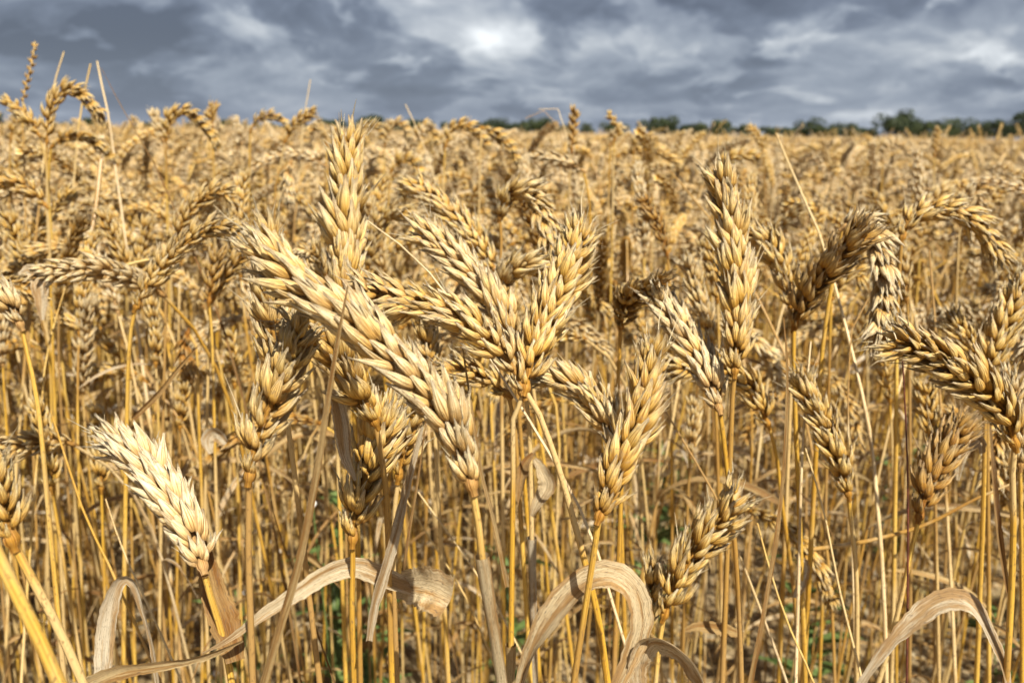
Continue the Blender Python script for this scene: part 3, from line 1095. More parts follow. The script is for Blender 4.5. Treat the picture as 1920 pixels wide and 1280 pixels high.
def leaf_on(key, pts, d0, d1, widths, face=(0, -.6, 1), fold=.3, twist=0.0, tone=.7, n=9, wave=.05, name='leaf', label=None):
    """a leaf blade given by seen points (x, y[, d]); widths in photo pixels along it"""
    ro, root, _ = ROOTS[key]
    E = np.array([(p[0], p[1]) for p in pts], float)
    s = np.concatenate([[0], np.cumsum(np.linalg.norm(np.diff(E, axis=0), axis=1))])
    s /= s[-1]
    dep = np.array([p[2] if len(p) > 2 else d0 + (d1 - d0) * q for p, q in zip(pts, s)])
    P = np.array([at(p[0], p[1], dd_) for p, dd_ in zip(pts, dep)])
    k = 46
    C = spline(P, k)
    q = np.linspace(0, 1, k)
    wd = np.interp(q, np.linspace(0, 1, len(widths)), widths) * np.interp(q, s, dep) / FPX
    tw = np.interp(q, np.linspace(0, 1, len(twist)), twist) if np.ndim(twist) else np.linspace(0, twist, k)
    fd = np.interp(q, np.linspace(0, 1, len(fold)), fold) if np.ndim(fold) else fold
    mb = MB()
    ribbon(mb, C - root, wd, face, fd, tw, n, 0, wave)
    o = hue(mb.build(name, [LEAF], ro), tone, .05)
    if label:
        o['label'] = label
    return o


def sheath_on(key, a, b, tone=.85, grow=1.35):
    """a papery sheath wrapped round the stem between two fractions of its length"""
    ro, root, SC = ROOTS[key]
    i, j = int(a * 59), max(int(b * 59), int(a * 59) + 3)
    C = spline(SC[i:j + 1], 14)
    mb = MB()
    rad = np.full(14, .0016 * grow)
    rad[0] *= 1.25
    tube(mb, C, rad, 8)
    v_, f_, p_, m_ = mb.arrays()
    p_[:, 0] *= 12
    hue(mb.build('leaf_sheath', [LEAF], ro), tone, .1)


# key, label, ear (base to tip), depth base, depth tip, width, roll, tone, stem
hero('A', 'largest pale ear, slanting across the middle from upper left to lower right', [(884, 908), (862, 828), (816, 752), (745, 682), (662, 608), (590, 554), (530, 500), (488, 440)], .280, .288, 113, 75, .74,
     [(892, 940), (906, 1060), (926, 1180), (942, 1285)], awns=[(490, 445, 400, 384), (500, 440, 510, 388), (480, 470, 452, 468)], stone=.72, r=.0015, land='the largest slanting ear')
hero('B', 'tallest upright ear, rising above the horizon left of centre', [(650, 590), (648, 520), (648, 450), (652, 370), (648, 268)], .44, .455, 90, 88, .60,
     [(655, 640), (668, 850), (672, 1060), (676, 1285)], awns=[(648, 268, 646, 213), (632, 300, 600, 262)], land='the tallest upright ear')
hero('C', 'pale upright ear with its tip tucked against the largest ear', [(525, 720), (515, 640), (505, 570), (500, 500), (497, 435)], .37, .36, 72, 20, .66,
     [(540, 800), (560, 950), (580, 1120), (600, 1285)], land='the ear at the largest ear tip')
hero('D', 'golden ear leaning right beneath the tip of the largest ear', [(468, 892), (478, 838), (500, 775), (530, 705), (556, 640), (575, 605)], .300, .305, 82, 10, .62,
     [(467, 925), (466, 1040), (470, 1160), (474, 1285)], awns=[(455, 790, 420, 700)], stone=.45, land='the golden leaning ear')
hero('E', 'ear swept left from the knot of stems at the centre', [(980, 735), (962, 690), (922, 640), (870, 600), (800, 573), (730, 558), (645, 545)], .37, .375, 76, 5, .68,
     [(963, 775), (962, 900), (960, 1060), (957, 1285)], stone=.42, awns=[(650, 548, 620, 560)], land='the ear swept left')
hero('F', 'ear leaning up to the right from the knot of stems at the centre', [(985, 728), (1002, 655), (1030, 590), (1060, 520), (1092, 430)], .37, .40, 82, 8, .55,
     [(1000, 750), (1045, 870), (1085, 1010), (1120, 1150), (1140, 1285)], awns=[(1093, 430, 1096, 340), (1098, 440, 1127, 403)], stone=.45, r=.0016, land='the right leaning centre ear')
hero('G', 'ear leaning up to the left behind the knot of stems at the centre', [(968, 660), (940, 585), (900, 530), (850, 482), (792, 430)], .425, .455, 78, 70, .70,
     [(982, 720), (992, 800), (996, 950), (1002, 1285)], stone=.48, land='the left leaning centre ear')
hero('H', 'slender ear leaning left, behind and above the centre knot of ears', [(928, 505), (892, 450), (840, 392), (770, 345)], .59, .62, 52, 0, .62, [(950, 545), (985, 640), (1010, 800)], detail=2, land='the slender upper ear')
hero('I', 'hooked ear with a shaded base and pale hanging tip, above the centre', [(938, 408), (950, 372), (980, 358), (1008, 385), (1025, 430), (1035, 485)], .58, .56, 54, 60, .62, [(940, 450), (938, 540), (940, 700)], stone=.42, land='the hooked ear')
hero('J', 'small arched ear tucked behind the ear leaning right from the centre', [(955, 610), (938, 560), (945, 520), (985, 500), (1030, 512), (1050, 540)], .50, .48, 56, 60, .64, [(965, 680), (975, 800)], land='the small arched ear')
hero('K', 'pale ear pointing left, just right of the centre knot of stems', [(1160, 840), (1142, 790), (1110, 745), (1065, 715), (1008, 700)], .395, .415, 74, 50, .70, [(1165, 900), (1160, 1050), (1150, 1285)], land='the pale ear pointing left')
hero('L', 'fat ear with long fine awns, leaning right below centre', [(1124, 968), (1146, 905), (1176, 838), (1202, 760), (1228, 655)], .345, .372, 84, 70, .34,
     [(1119, 1000), (1102, 1110), (1088, 1200), (1075, 1285)], awns=[(1222, 670, 1213, 602), (1236, 660, 1250, 545), (1240, 680, 1272, 592), (1180, 760, 1172, 690), (1200, 720, 1194, 640)], stone=.5, r=.0015, land='the fat ear with long awns')
hero('M', 'straight upright ear standing tall right of centre', [(1378, 695), (1384, 600), (1380, 500), (1368, 410), (1358, 335)], .41, .42, 82, 75, .58,
     [(1374, 730), (1368, 900), (1362, 1080), (1354, 1285)], awns=[(1352, 345, 1344, 285), (1369, 340, 1371, 308)], stone=.5, land='the straight upright ear')
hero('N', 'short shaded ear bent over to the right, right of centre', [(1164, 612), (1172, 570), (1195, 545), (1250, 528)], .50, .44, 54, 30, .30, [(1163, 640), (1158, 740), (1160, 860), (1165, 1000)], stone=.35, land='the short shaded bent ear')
hero('O', 'bleached ear pointing up left beside the straight upright ear', [(1348, 765), (1328, 700), (1292, 640), (1256, 588), (1228, 552)], .415, .45, 74, 65, .86, [(1354, 800), (1372, 960), (1385, 1120), (1390, 1285)], land='the bleached slanting ear')
hero('P', 'golden ear passing behind the straight upright ear, pointing left', [(1440, 795), (1415, 735), (1370, 702), (1310, 690), (1255, 690)], .53, .52, 58, 10, .50, [(1455, 850), (1470, 970), (1490, 1120), (1500, 1285)], stone=.45, land='the golden half hidden ear')
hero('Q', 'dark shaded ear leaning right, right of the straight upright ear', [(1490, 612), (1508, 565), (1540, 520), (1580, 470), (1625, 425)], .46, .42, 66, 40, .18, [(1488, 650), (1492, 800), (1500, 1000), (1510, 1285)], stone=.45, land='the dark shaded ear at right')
hero('Q2', 'bleached ear hanging straight down beside the dark shaded ear', [(1585, 425), (1612, 412), (1642, 445), (1658, 520), (1655, 580), (1645, 640)], .47, .45, 62, 65, .85, [(1572, 470), (1552, 580), (1538, 700), (1530, 850)], stone=.45, land='the bleached hanging ear at right')
hero('R', 'arched ear drooping to the right near the right edge', [(1692, 445), (1708, 412), (1750, 392), (1800, 398), (1845, 435), (1880, 492)], .52, .52, 50, 10, .58, [(1688, 480), (1682, 600), (1680, 800)], stone=.6, land='the right arched ear')
hero('S', 'two sided ear sweeping left in from the right edge', [(1902, 832), (1890, 785), (1852, 735), (1792, 692), (1738, 662), (1680, 638)], .37, .36, 84, 0, .42,
     [(1898, 860), (1900, 980), (1896, 1120), (1886, 1285)], awns=[(1682, 640, 1655, 598), (1690, 655, 1640, 650)], stone=.45, r=.0015, land='the ear sweeping in')
hero('T', 'ear leaning right and cut off by the right edge', [(1850, 705), (1868, 645), (1895, 590), (1925, 520)], .47, .48, 62, 5, .45, [(1846, 760), (1845, 900), (1838, 1100)], land='the ear cut by the right edge')
hero('U', 'small ear leaning left just above the ear sweeping in from the right', [(1842, 705), (1825, 660), (1803, 625), (1778, 598)], .56, .56, 50, 10, .48, [(1850, 760), (1852, 900)], land='the small right ear')
hero('V', 'grey brown ear leaning right below the ear sweeping in from the right', [(1724, 968), (1742, 912), (1772, 852), (1815, 788)], .42, .43, 68, 25, .10, [(1716, 1000), (1690, 1120), (1665, 1220), (1645, 1285)], stone=.6, land='the grey brown ear at lower right')
hero('W', 'slim ear leaning left between two thin stems at right', [(1590, 925), (1574, 865), (1546, 800), (1520, 750), (1500, 702)], .45, .45, 64, 70, .55, [(1594, 960), (1606, 1090), (1606, 1285)], stone=.45, land='the slim leaning ear')
hero('X', 'two sided ear leaning right above the bent leaf at lower right', [(1246, 1152), (1270, 1090), (1308, 1030), (1350, 978), (1388, 930)], .40, .40, 78, 0, .52, [(1240, 1180), (1234, 1230), (1228, 1290)], stone=.6, land='the ear above the bent leaf')
hero('Y', 'small stunted ear with gaping husks at lower right', [(1208, 1190), (1216, 1140), (1224, 1100), (1228, 1062)], .43, .43, 52, 90, .55, [(1203, 1230), (1200, 1290)], land='the small stunted ear')
hero('Z', 'chalky white ear pointing up left at lower left', [(380, 1062), (364, 1008), (322, 940), (272, 872), (218, 825)], .325, .362, 100, 80, .97,
     [(386, 1090), (408, 1160), (424, 1220), (436, 1290)], awns=[(216, 826, 196, 776), (212, 832, 186, 810), (222, 850, 200, 846), (236, 878, 206, 884)], stone=.55, r=.0015, land='the chalky white ear')
hero('AA', 'long arched ear bowing right at upper left', [(256, 575), (282, 528), (332, 470), (385, 432), (430, 428), (465, 450)], .52, .52, 46, 5, .62, [(248, 600), (241, 680), (238, 790), (236, 900)], stone=.55, land='the long arched ear')
hero('AB', 'bleached ear cut off by the left edge', [(38, 608), (25, 580), (0, 555), (-35, 535)], .44, .44, 58, 60, .85, [(48, 650), (62, 710), (75, 790), (90, 950)], stone=.6, land='the left edge bleached ear')
hero('AC', 'golden ear with jutting husks under the middle of the largest ear', [(662, 1010), (668, 955), (690, 880), (712, 810), (722, 755)], .34, .352, 84, 12, .55, [(662, 1040), (660, 1150), (664, 1285)], stone=.42, land='the jutting husked ear')
hero('AD', 'short golden ear half hidden beneath the largest ear', [(748, 892), (760, 830), (772, 775), (778, 740)], .39, .39, 66, 10, .5, [(742, 930), (738, 1060), (745, 1285)], stone=.45, land='the half hidden short ear')
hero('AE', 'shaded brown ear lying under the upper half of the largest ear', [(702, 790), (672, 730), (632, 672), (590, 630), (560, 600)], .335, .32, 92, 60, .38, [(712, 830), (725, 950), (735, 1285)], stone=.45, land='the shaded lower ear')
hero('AF', 'short ear pointing left from behind the centre knot of stems', [(950, 738), (915, 712), (872, 700), (825, 702)], .43, .43, 56, 5, .58, [(965, 800), (975, 950)], land='the short centre ear')
hero('AG', 'ear at the left edge, mostly outside the picture, on a thick stem', [(22, 1012), (8, 970), (-8, 925), (-25, 880)], .26, .26, 80, 20, .45, [(34, 1040), (80, 1120), (120, 1200), (160, 1290)], stone=.5, r=.0016, land='the ear at the left edge')
hero('AH', 'thick yellow stem rising out past the left edge near the corner', [(-60, 940), (-90, 880), (-120, 820), (-150, 760)], .215, .21, 110, 20, .5, [(-20, 1010), (30, 1110), (75, 1200), (115, 1290)], stone=.5, r=.0020)
hero('AU', 'pale upright ear rising behind the bleached ear, right of centre', [(1335, 640), (1318, 585), (1302, 530), (1290, 490)], .62, .62, 46, 60, .72, [(1340, 700), (1345, 850)], land='the pale rear ear')
hero('AV', 'ear leaning left beside the dark shaded ear', [(1482, 575), (1472, 520), (1445, 465), (1402, 425)], .55, .55, 54, 30, .58, [(1486, 640), (1480, 800)], land='the ear beside the dark one')
hero('AW', 'small ear peeping out below the largest ear, left of the centre knot', [(805, 700), (802, 650), (795, 610), (788, 585)], .48, .48, 48, 20, .62, [(812, 760), (820, 900)])
hero('AX', 'pale ear half hidden behind the tallest upright ear', [(622, 560), (600, 500), (580, 470), (555, 505)], .55, .52, 46, 20, .72, [(625, 620), (630, 760)])
hero('AY', 'pale curved ear just right of the tallest upright ear', [(690, 500), (700, 440), (725, 405), (765, 400), (785, 430)], .72, .70, 40, 40, .62, [(700, 560), (720, 700)])

# ears farther back that still read one by one
MIDS = [
    ('blurred golden ear upright at far left, above the thick stem', [(98, 915), (92, 860), (80, 800), (68, 755)], .55, 50, 60, .5, [(108, 980), (128, 1100)]),
    ('blurred ear upright left of the chalky white ear', [(190, 915), (188, 860), (184, 805), (182, 765)], .66, 40, 60, .5, [(192, 980), (196, 1100)]),
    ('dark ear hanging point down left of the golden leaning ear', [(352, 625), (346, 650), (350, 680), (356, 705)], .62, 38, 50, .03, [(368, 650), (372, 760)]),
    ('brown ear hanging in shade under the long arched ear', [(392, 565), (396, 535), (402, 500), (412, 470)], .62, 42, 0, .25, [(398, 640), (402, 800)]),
    ('brown ear leaning right beside the ear in shade', [(400, 560), (420, 520), (445, 490), (465, 470)], .64, 38, 30, .3, [(392, 640), (388, 800)]),
    ('pale blurred upright ear left of the dark hanging ear', [(292, 680), (292, 640), (288, 600), (284, 565)], .72, 34, 60, .62, [(296, 760), (298, 900)]),
    ('faint upright ear below the dark hanging ear', [(338, 800), (342, 760), (345, 725), (342, 700)], .74, 32, 60, .45, [(336, 880), (334, 980)]),
    ('faint upright ear right of the dark hanging ear', [(440, 720), (438, 685), (434, 650), (430, 620)], .74, 32, 60, .55, [(444, 800), (446, 900)]),
    ('second arched ear just above the long arched ear at upper left', [(318, 480), (340, 420), (372, 378), (410, 358), (440, 372)], .66, 40, 10, .6, [(312, 540), (308, 700)]),
    ('tall arched ear against the sky at far left', [(88, 265), (92, 215), (112, 178), (140, 172), (170, 195), (195, 225)], .80, 36, 5, .55, [(88, 320), (90, 450)]),
    ('ear leaning left against the sky at the left edge', [(72, 252), (55, 225), (32, 205), (5, 185)], .80, 32, 30, .5, [(85, 300), (95, 420)]),
    ('flat arched ear below the tall arched ear at far left', [(98, 275), (120, 258), (155, 256), (190, 275), (215, 300)], .85, 28, 40, .42, [(92, 320), (90, 450)]),
    ('arched ear against the sky right of the bare straws', [(312, 262), (318, 225), (342, 208), (370, 222), (395, 250), (410, 275)], .95, 28, 30, .45, [(312, 320), (314, 420)]),
    ('short upright ear poking into the sky between two arched ears', [(398, 235), (396, 222), (398, 210), (402, 198)], 1.0, 22, 30, .28, [(400, 290), (402, 400)]),
    ('pale blunt ear pointing at the sky right of the bare straws', [(305, 262), (300, 245), (294, 228), (288, 210)], 1.0, 26, 70, .85, [(312, 320), (316, 420)]),
    ('thin ear leaning right against the sky, left of the tallest upright ear', [(535, 265), (548, 240), (568, 222), (592, 208)], 1.0, 24, 10, .42, [(525, 320), (520, 420)]),
    ('small arched ear against the sky beside the thin leaning ear', [(470, 245), (480, 228), (500, 217), (522, 220), (535, 232)], 1.05, 22, 20, .6, [(468, 300), (466, 400)]),
    ('lone brown ear standing straight up on the horizon, right of centre', [(1072, 282), (1074, 255), (1076, 230), (1078, 205)], .95, 24, 20, .25, [(1068, 340), (1066, 450)]),
    ('thin ear bent left on the horizon right of the lone brown ear', [(1152, 262), (1160, 245), (1150, 225), (1138, 210)], 1.0, 18, 20, .55, [(1150, 320), (1148, 420)]),
    ('pale thin ear leaning right on the horizon beside it', [(1145, 270), (1150, 258), (1158, 245), (1168, 236)], 1.1, 18, 40, .75, [(1142, 330), (1140, 430)]),
    ('arched ear against the treeline, above the slender centre ear', [(835, 275), (845, 245), (870, 235), (895, 250), (915, 275)], 1.0, 26, 20, .55, [(832, 330), (830, 420)]),
    ('ear sloping down right from the treeline, above the hooked ear', [(905, 240), (930, 252), (955, 275), (972, 305)], .95, 28, 30, .42, [(900, 300), (898, 420)]),
    ('pale ear lying nearly flat under the lone brown ear', [(1092, 320), (1065, 305), (1030, 295), (1000, 290)], .85, 28, 40, .85, [(1105, 380), (1108, 500)]),
    ('dark slim ear slanting left, midway right of centre', [(1250, 475), (1240, 440), (1222, 400), (1200, 368)], .72, 34, 20, .15, [(1256, 540), (1258, 700)]),
    ('rough topped ear arched left of the straight upright ear', [(1345, 560), (1342, 520), (1330, 480), (1322, 445)], .68, 40, 20, .45, [(1348, 640), (1350, 760)]),
    ('flat arched ear on the right horizon, short and blurred', [(1340, 318), (1360, 302), (1390, 292), (1425, 298)], .95, 28, 20, .5, [(1336, 380), (1334, 480)]),
    ('arched ear left of the arched ear near the right edge, in the blur', [(1700, 560), (1695, 520), (1690, 480), (1685, 450)], .66, 36, 60, .7, [(1704, 640), (1706, 800)]),
    ('ear hanging behind the bleached hanging ear', [(1560, 560), (1580, 525), (1605, 512), (1622, 530)], .68, 38, 30, .5, [(1556, 640), (1552, 800)]),
    ('golden blurred ear upright left of the grey brown ear', [(1748, 840), (1744, 800), (1738, 755), (1735, 720)], .58, 44, 20, .42, [(1752, 900), (1756, 1050)]),
    ('pale ear hidden behind the foot of the ear sweeping from the right', [(1912, 870), (1906, 800), (1898, 740), (1888, 695)], .44, 52, 60, .78, [(1914, 950), (1916, 1100)]),
    ('faint golden ear upright under the slim leaning ear', [(1668, 750), (1664, 715), (1660, 680), (1656, 655)], .70, 34, 20, .5, [(1672, 820), (1676, 960)]),
    ('tiny pale ear among the stems below the bleached ear', [(1295, 850), (1298, 815), (1300, 780), (1302, 750)], .68, 34, 60, .68, [(1290, 930), (1286, 1060)]),
    ('arched ear at the left edge under the skyline ears', [(85, 385), (60, 358), (30, 342), (-10, 340)], .72, 36, 10, .55, [(92, 430), (96, 560)]),
    ('pale ear bent right, upper right under the arched ear', [(1800, 420), (1806, 380), (1825, 362), (1848, 385)], .85, 28, 50, .8, [(1796, 480), (1792, 600)]),
    ('pale round tipped ear hanging left of the tallest upright ear', [(545, 305), (540, 325), (538, 350), (545, 380)], .85, 32, 50, .75, [(520, 330), (512, 430)]),
    ('small arched ear on the skyline just right of the tallest upright ear', [(672, 275), (676, 250), (690, 236), (708, 240), (718, 262)], 1.35, 20, 10, .6, [(670, 320), (669, 400)]),
    ('second arched ear on the skyline right of the tallest upright ear', [(722, 272), (727, 246), (742, 230), (760, 238), (768, 262)], 1.3, 20, 30, .7, [(720, 320), (719, 400)]),
    ('third arched ear on the skyline right of the tallest upright ear', [(776, 278), (782, 252), (796, 236), (812, 246), (818, 268)], 1.35, 20, 10, .55, [(774, 330), (773, 400)]),
    ('small ear hooked left on the skyline, left of the tallest upright ear', [(612, 272), (608, 250), (596, 238), (580, 246), (572, 266)], 1.25, 20, 40, .65, [(613, 330), (614, 400)]),
    ('pale ear pointing at the sky left of the small skyline arch', [(452, 268), (450, 250), (446, 236), (440, 220)], 1.25, 18, 60, .85, [(455, 320), (456, 400)]),
    ('small arched ear on the skyline at the far left edge', [(20, 262), (24, 240), (36, 226), (52, 234)], 1.1, 22, 10, .5, [(18, 320), (17, 400)]),
    ('arched ear low on the skyline right of the pale thin leaning ear', [(1188, 285), (1194, 264), (1208, 252), (1226, 262), (1234, 280)], 1.35, 19, 10, .6, [(1186, 340), (1185, 400)]),
    ('small ear leaning left low on the right skyline', [(1432, 285), (1426, 266), (1416, 250), (1402, 238)], 1.3, 18, 30, .5, [(1434, 340), (1435, 400)]),
    ('pale arched ear low on the skyline under the tallest dark tree', [(1655, 300), (1660, 280), (1676, 268), (1696, 276), (1706, 292)], 1.4, 18, 30, .8, [(1653, 350), (1652, 420)]),
    ('small brown ear upright on the skyline between two right trees', [(1752, 292), (1754, 276), (1755, 258), (1758, 242)], 1.35, 16, 30, .3, [(1751, 350), (1750, 420)]),
    ('hanging ear in the blur left of the slender centre ear', [(735, 320), (752, 300), (775, 302), (790, 330)], .95, 28, 30, .55, [(728, 380), (726, 480)]),
]
for i, (lab, ear, d, wd_, roll, tn, st_) in enumerate(MIDS):
    hero('mid%d' % i, lab, ear, d, d, wd_, roll, tn, st_, detail=1, r=.0012)

# ------------------------------------------------------------------ leaves of the near stalks
leaf_on('F', [(972, 1300), (1002, 1215), (1045, 1145), (1095, 1092), (1145, 1078), (1185, 1105), (1200, 1165), (1180, 1235), (1150, 1300)], .37, .36, [30, 52, 60, 62, 56, 52, 48, 40, 26], (-.4, -.5, .9), .35, [-.5, -.4, -.2, 0, .1, .3, .6], .72, label='grey arched leaf with brown underside')
leaf_on('X', [(1195, 1300), (1192, 1240), (1215, 1202), (1255, 1205), (1295, 1240), (1330, 1300)], .37, .35, [30, 55, 66, 68, 60, 44], (.2, -.8, .8), .35, [.2, .1, 0, .1], .82, label='broad bleached leaf folded over')
leaf_on('S', [(1600, 1300), (1660, 1215), (1715, 1160), (1765, 1128), (1810, 1130), (1842, 1165), (1878, 1240), (1890, 1300)], .41, .40, [14, 18, 26, 40, 46, 40, 30, 16], (-.2, -.3, 1), .3, [.9, .7, .2, 0, .2], .9, label='silvery arched leaf')
leaf_on('AC', [(770, 1102), (720, 1085), (665, 1065), (610, 1080), (560, 1112), (500, 1150), (430, 1200), (380, 1226)], .36, .312, [34, 40, 44, 38, 34, 28, 18, 6], (.1, -.7, .7), [.3, .3, .5, .9], [.2, .1, .3, .5], .85, label='long silvery leaf')
leaf_on('AC', [(742, 1106), (772, 1098), (808, 1102), (846, 1122)], .365, .348, [30, 72, 92, 88], (-.1, -.9, .5), [.2, .5, .55, .4], [.1, -.1, -.3], .74, label='wide cupped leaf end')
leaf_on('Z', [(140, 1296), (215, 1262), (290, 1248), (350, 1238), (405, 1222), (455, 1200)], .318, .312, [34, 32, 26, 20, 16, 6], (0, -.6, .8), .5, [.2, .6, 1.0, 1.4], .62)
leaf_on('AG', [(192, 1285), (198, 1190), (208, 1130), (226, 1088), (250, 1090), (270, 1145), (290, 1220), (302, 1300)], .36, .37, [26, 34, 36, 28, 16, 14, 16, 16], (.2, -1, .2), [.2, .4, .9, 1.1], [0, .2, .5, .9], .92, label='grey folded leaf')
leaf_on('Z', [(440, 1240), (420, 1170), (400, 1110), (388, 1060), (372, 1015)], .33, .345, [40, 58, 52, 40, 26], (.6, -.8, .1), .2, [.2, 0, -.2], .25, label='broad brown leaf behind the ear')
leaf_on('D', [(490, 1295), (520, 1190), (560, 1050), (590, 900), (612, 760), (632, 640), (652, 535)], .275, .265, [19, 19, 18, 17, 15, 11, 4], (.3, -1, .1), .6, [0, .2, .3], .5, label='long narrow grey blade')
leaf_on('AD', [(690, 1200), (702, 1130), (735, 1020), (762, 910), (792, 800)], .335, .335, [18, 28, 26, 19, 8], (.3, -1, .1), .7, [.2, 0, -.1], .88, label='folded silver blade')
leaf_on('AE', [(612, 735), (628, 742), (642, 790), (650, 850), (668, 900)], .33, .33, [16, 34, 38, 28, 8], (0, -1, .3), .6, [0, .1, .4], .95)
leaf_on('M', [(1400, 1300), (1432, 1130), (1456, 980), (1468, 850), (1474, 700), (1468, 595)], .36, .36, [16, 16, 15, 14, 11, 4], (.3, -1, .1), .7, [0, .2, .4], .38)
leaf_on('E', [(950, 1100), (925, 980), (900, 880), (882, 760), (866, 650)], .385, .39, [14, 13, 12, 10, 4], (.3, -1, .1), .9, [0, .3], .55)
leaf_on('AD', [(752, 1090), (765, 1000), (782, 900), (798, 790)], .37, .38, [12, 11, 9, 3], (.3, -1, .1), 1.0, .3, .3)
leaf_on('G', [(1002, 860), (1016, 880), (1028, 912), (1008, 945), (998, 968)], .42, .42, [10, 30, 40, 26, 12], (.2, -1, .3), .5, [0, .6, .9], .8)
leaf_on('G', [(1000, 850), (985, 872), (978, 910), (972, 950)], .425, .42, [10, 28, 22, 4], (-.3, -1, .3), .6, [0, .6], .25)
leaf_on('P', [(1490, 1120), (1500, 1085), (1506, 1060), (1490, 1040)], .50, .50, [16, 30, 26, 8], (.2, -1, .3), .5, .5, .85)
leaf_on('V', [(1840, 850), (1836, 830), (1818, 828), (1800, 852), (1795, 900)], .46, .46, [18, 30, 32, 22, 8], (.2, -.6, .8), .3, .3, .85)
leaf_on('T', [(1855, 800), (1862, 900), (1872, 1000), (1890, 1110)], .44, .44, [8, 16, 18, 12], (.2, -1, .1), .9, .6, .25)
leaf_on('AB', [(35, 515), (55, 505), (72, 525), (78, 560), (80, 600)], .52, .52, [10, 26, 32, 24, 8], (.1, -.7, .8), .3, .3, .88)
leaf_on('AA', [(250, 785), (300, 735), (335, 690), (372, 648)], .50, .50, [14, 14, 11, 3], (.3, -1, .2), .8, .2, .3)
leaf_on('AA', [(395, 850), (390, 825), (405, 812), (425, 830)], .56, .56, [10, 28, 34, 22], (.1, -.6, .9), .3, .2, .9)
leaf_on('X', [(1395, 1190), (1350, 1180), (1310, 1175), (1285, 1182)], .46, .46, [10, 26, 24, 10], (.1, -.8, .6), .4, .3, .4)
for k_, a_, b_, t_ in (('E', .18, .5, .55), ('G', .14, .45, .9), ('A', .05, .6, .72), ('F', .45, .8, .5), ('L', .3, .7, .8), ('V', .2, .6, .7), ('D', .5, .9, .6), ('M', .35, .8, .6), ('S', .5, .8, .55), ('W', .4, .8, .5), ('AD', .3, .6, .35)):
    sheath_on(k_, a_, b_, t_)

# ------------------------------------------------------------------ stalks just behind, copied from a small set
SETS = []
for i in range(14):
    p = POSES[i % len(POSES)]
    s_mb, e_mb, l_mbs, nm = make_stalk_parts(700 + i, p, SPK_MID, 7, 22, 16, 1 + i % 3, 7, 14)
    t0 = bpy.data.objects.new('wheat_stalk', None)
    t0.empty_display_size = .02
    SETS.append((t0, s_mb.mesh('stem', [STEM]), e_mb.mesh('ear', [HUSK]), [x.mesh('leaf', [LEAF]) for x in l_mbs], nm,
                 e_mb.arrays()[0].mean(axis=0)))
gq = np.random.default_rng(42)
cand = []
tries = 0
while len(cand) < 196 and tries < 20000:
    tries += 1
    yy = gq.uniform(.45, NEAR_INDIV)
    xx = gq.uniform(-1, 1) * (yy * .74 + .10)
    dist = math.hypot(xx, yy)
    if dist > NEAR_INDIV or dist < .70 or gq.random() > thin(xx, yy):
        continue
    if any((xx - c[0])**2 + (yy - c[1])**2 < (.026)**2 for c in cand):
        continue
    cand.append((xx, yy))
ORD = ['', 'second ', 'third ', 'fourth ', 'fifth ', 'sixth ', 'seventh ', 'eighth ']
used = {}
for (xx, yy) in sorted(cand, key=lambda c: math.hypot(*c)):
    for attempt in range(12):
        k = int(gq.integers(len(SETS)))
        t0, sm_, em_, lms, nm, ec = SETS[k]
        sc_ = float(min(wheat_height(xx, yy) * gq.normal(.97, .05), .845 / max(ec[2] + .05, .6)))
        loc_ = Vector((xx, yy, float(ground_z(np.array(xx), np.array(yy))) - .005))
        rot_ = Euler((gq.normal(0, .06), gq.normal(0, .06), gq.uniform(0, 6.28)))
        mw = Matrix.LocRotScale(loc_, rot_, Vector((sc_, sc_, sc_)))
        ex, ey, ed = proj(np.array(mw @ Vector(ec)))
        if not any((ex - e[0]) ** 2 + (ey - e[1]) ** 2 < (52 + 25 / ed) ** 2 and ed < e[2] + .12 for e in EARS):
            break
    else:
        continue
    ro = t0.copy()
    COL.objects.link(ro)
    ro.location, ro.rotation_euler, ro.scale = loc_, rot_, (sc_, sc_, sc_)
    tn = float(np.clip(gq.normal(.60, .2), 0, 1))
    for nm_, me, mt, tt in [('stem', sm_, STEM, float(np.clip(gq.normal(.5, .2), 0, 1))), ('ear', em_, HUSK, tn)] + [('leaf', x, LEAF, float(np.clip(gq.normal(.55, .22), 0, 1))) for x in lms]:
        o = bpy.data.objects.new(nm_, me)
        COL.objects.link(o)
        o.parent = ro
        hue(o, tt, .05)
    shade = 'brown' if tn < .35 else ('golden' if tn < .62 else 'pale')
    best = sorted((math.hypot(ex - l[1], (ey - l[2])), i) for i, l in enumerate(LAND) if l[0])
    _, bi = best[0]
    ln_, lx, ly = LAND[bi]
    ddx, ddy = ex - lx, ey - ly
    side = ('left of' if ddx < 0 else 'right of') if abs(ddx) > abs(ddy) else ('above' if ddy < 0 else 'below')
    lab = f'{shade} {nm} ear behind and {side} {ln_}'
    n_ = used.get(lab, 0)
    used[lab] = n_ + 1
    if n_:
        lab = f'{ORD[min(n_, 7)]}nearest {lab}'
    tag(ro, lab, 'wheat stalk', 'wheat stalks just behind the front ears')

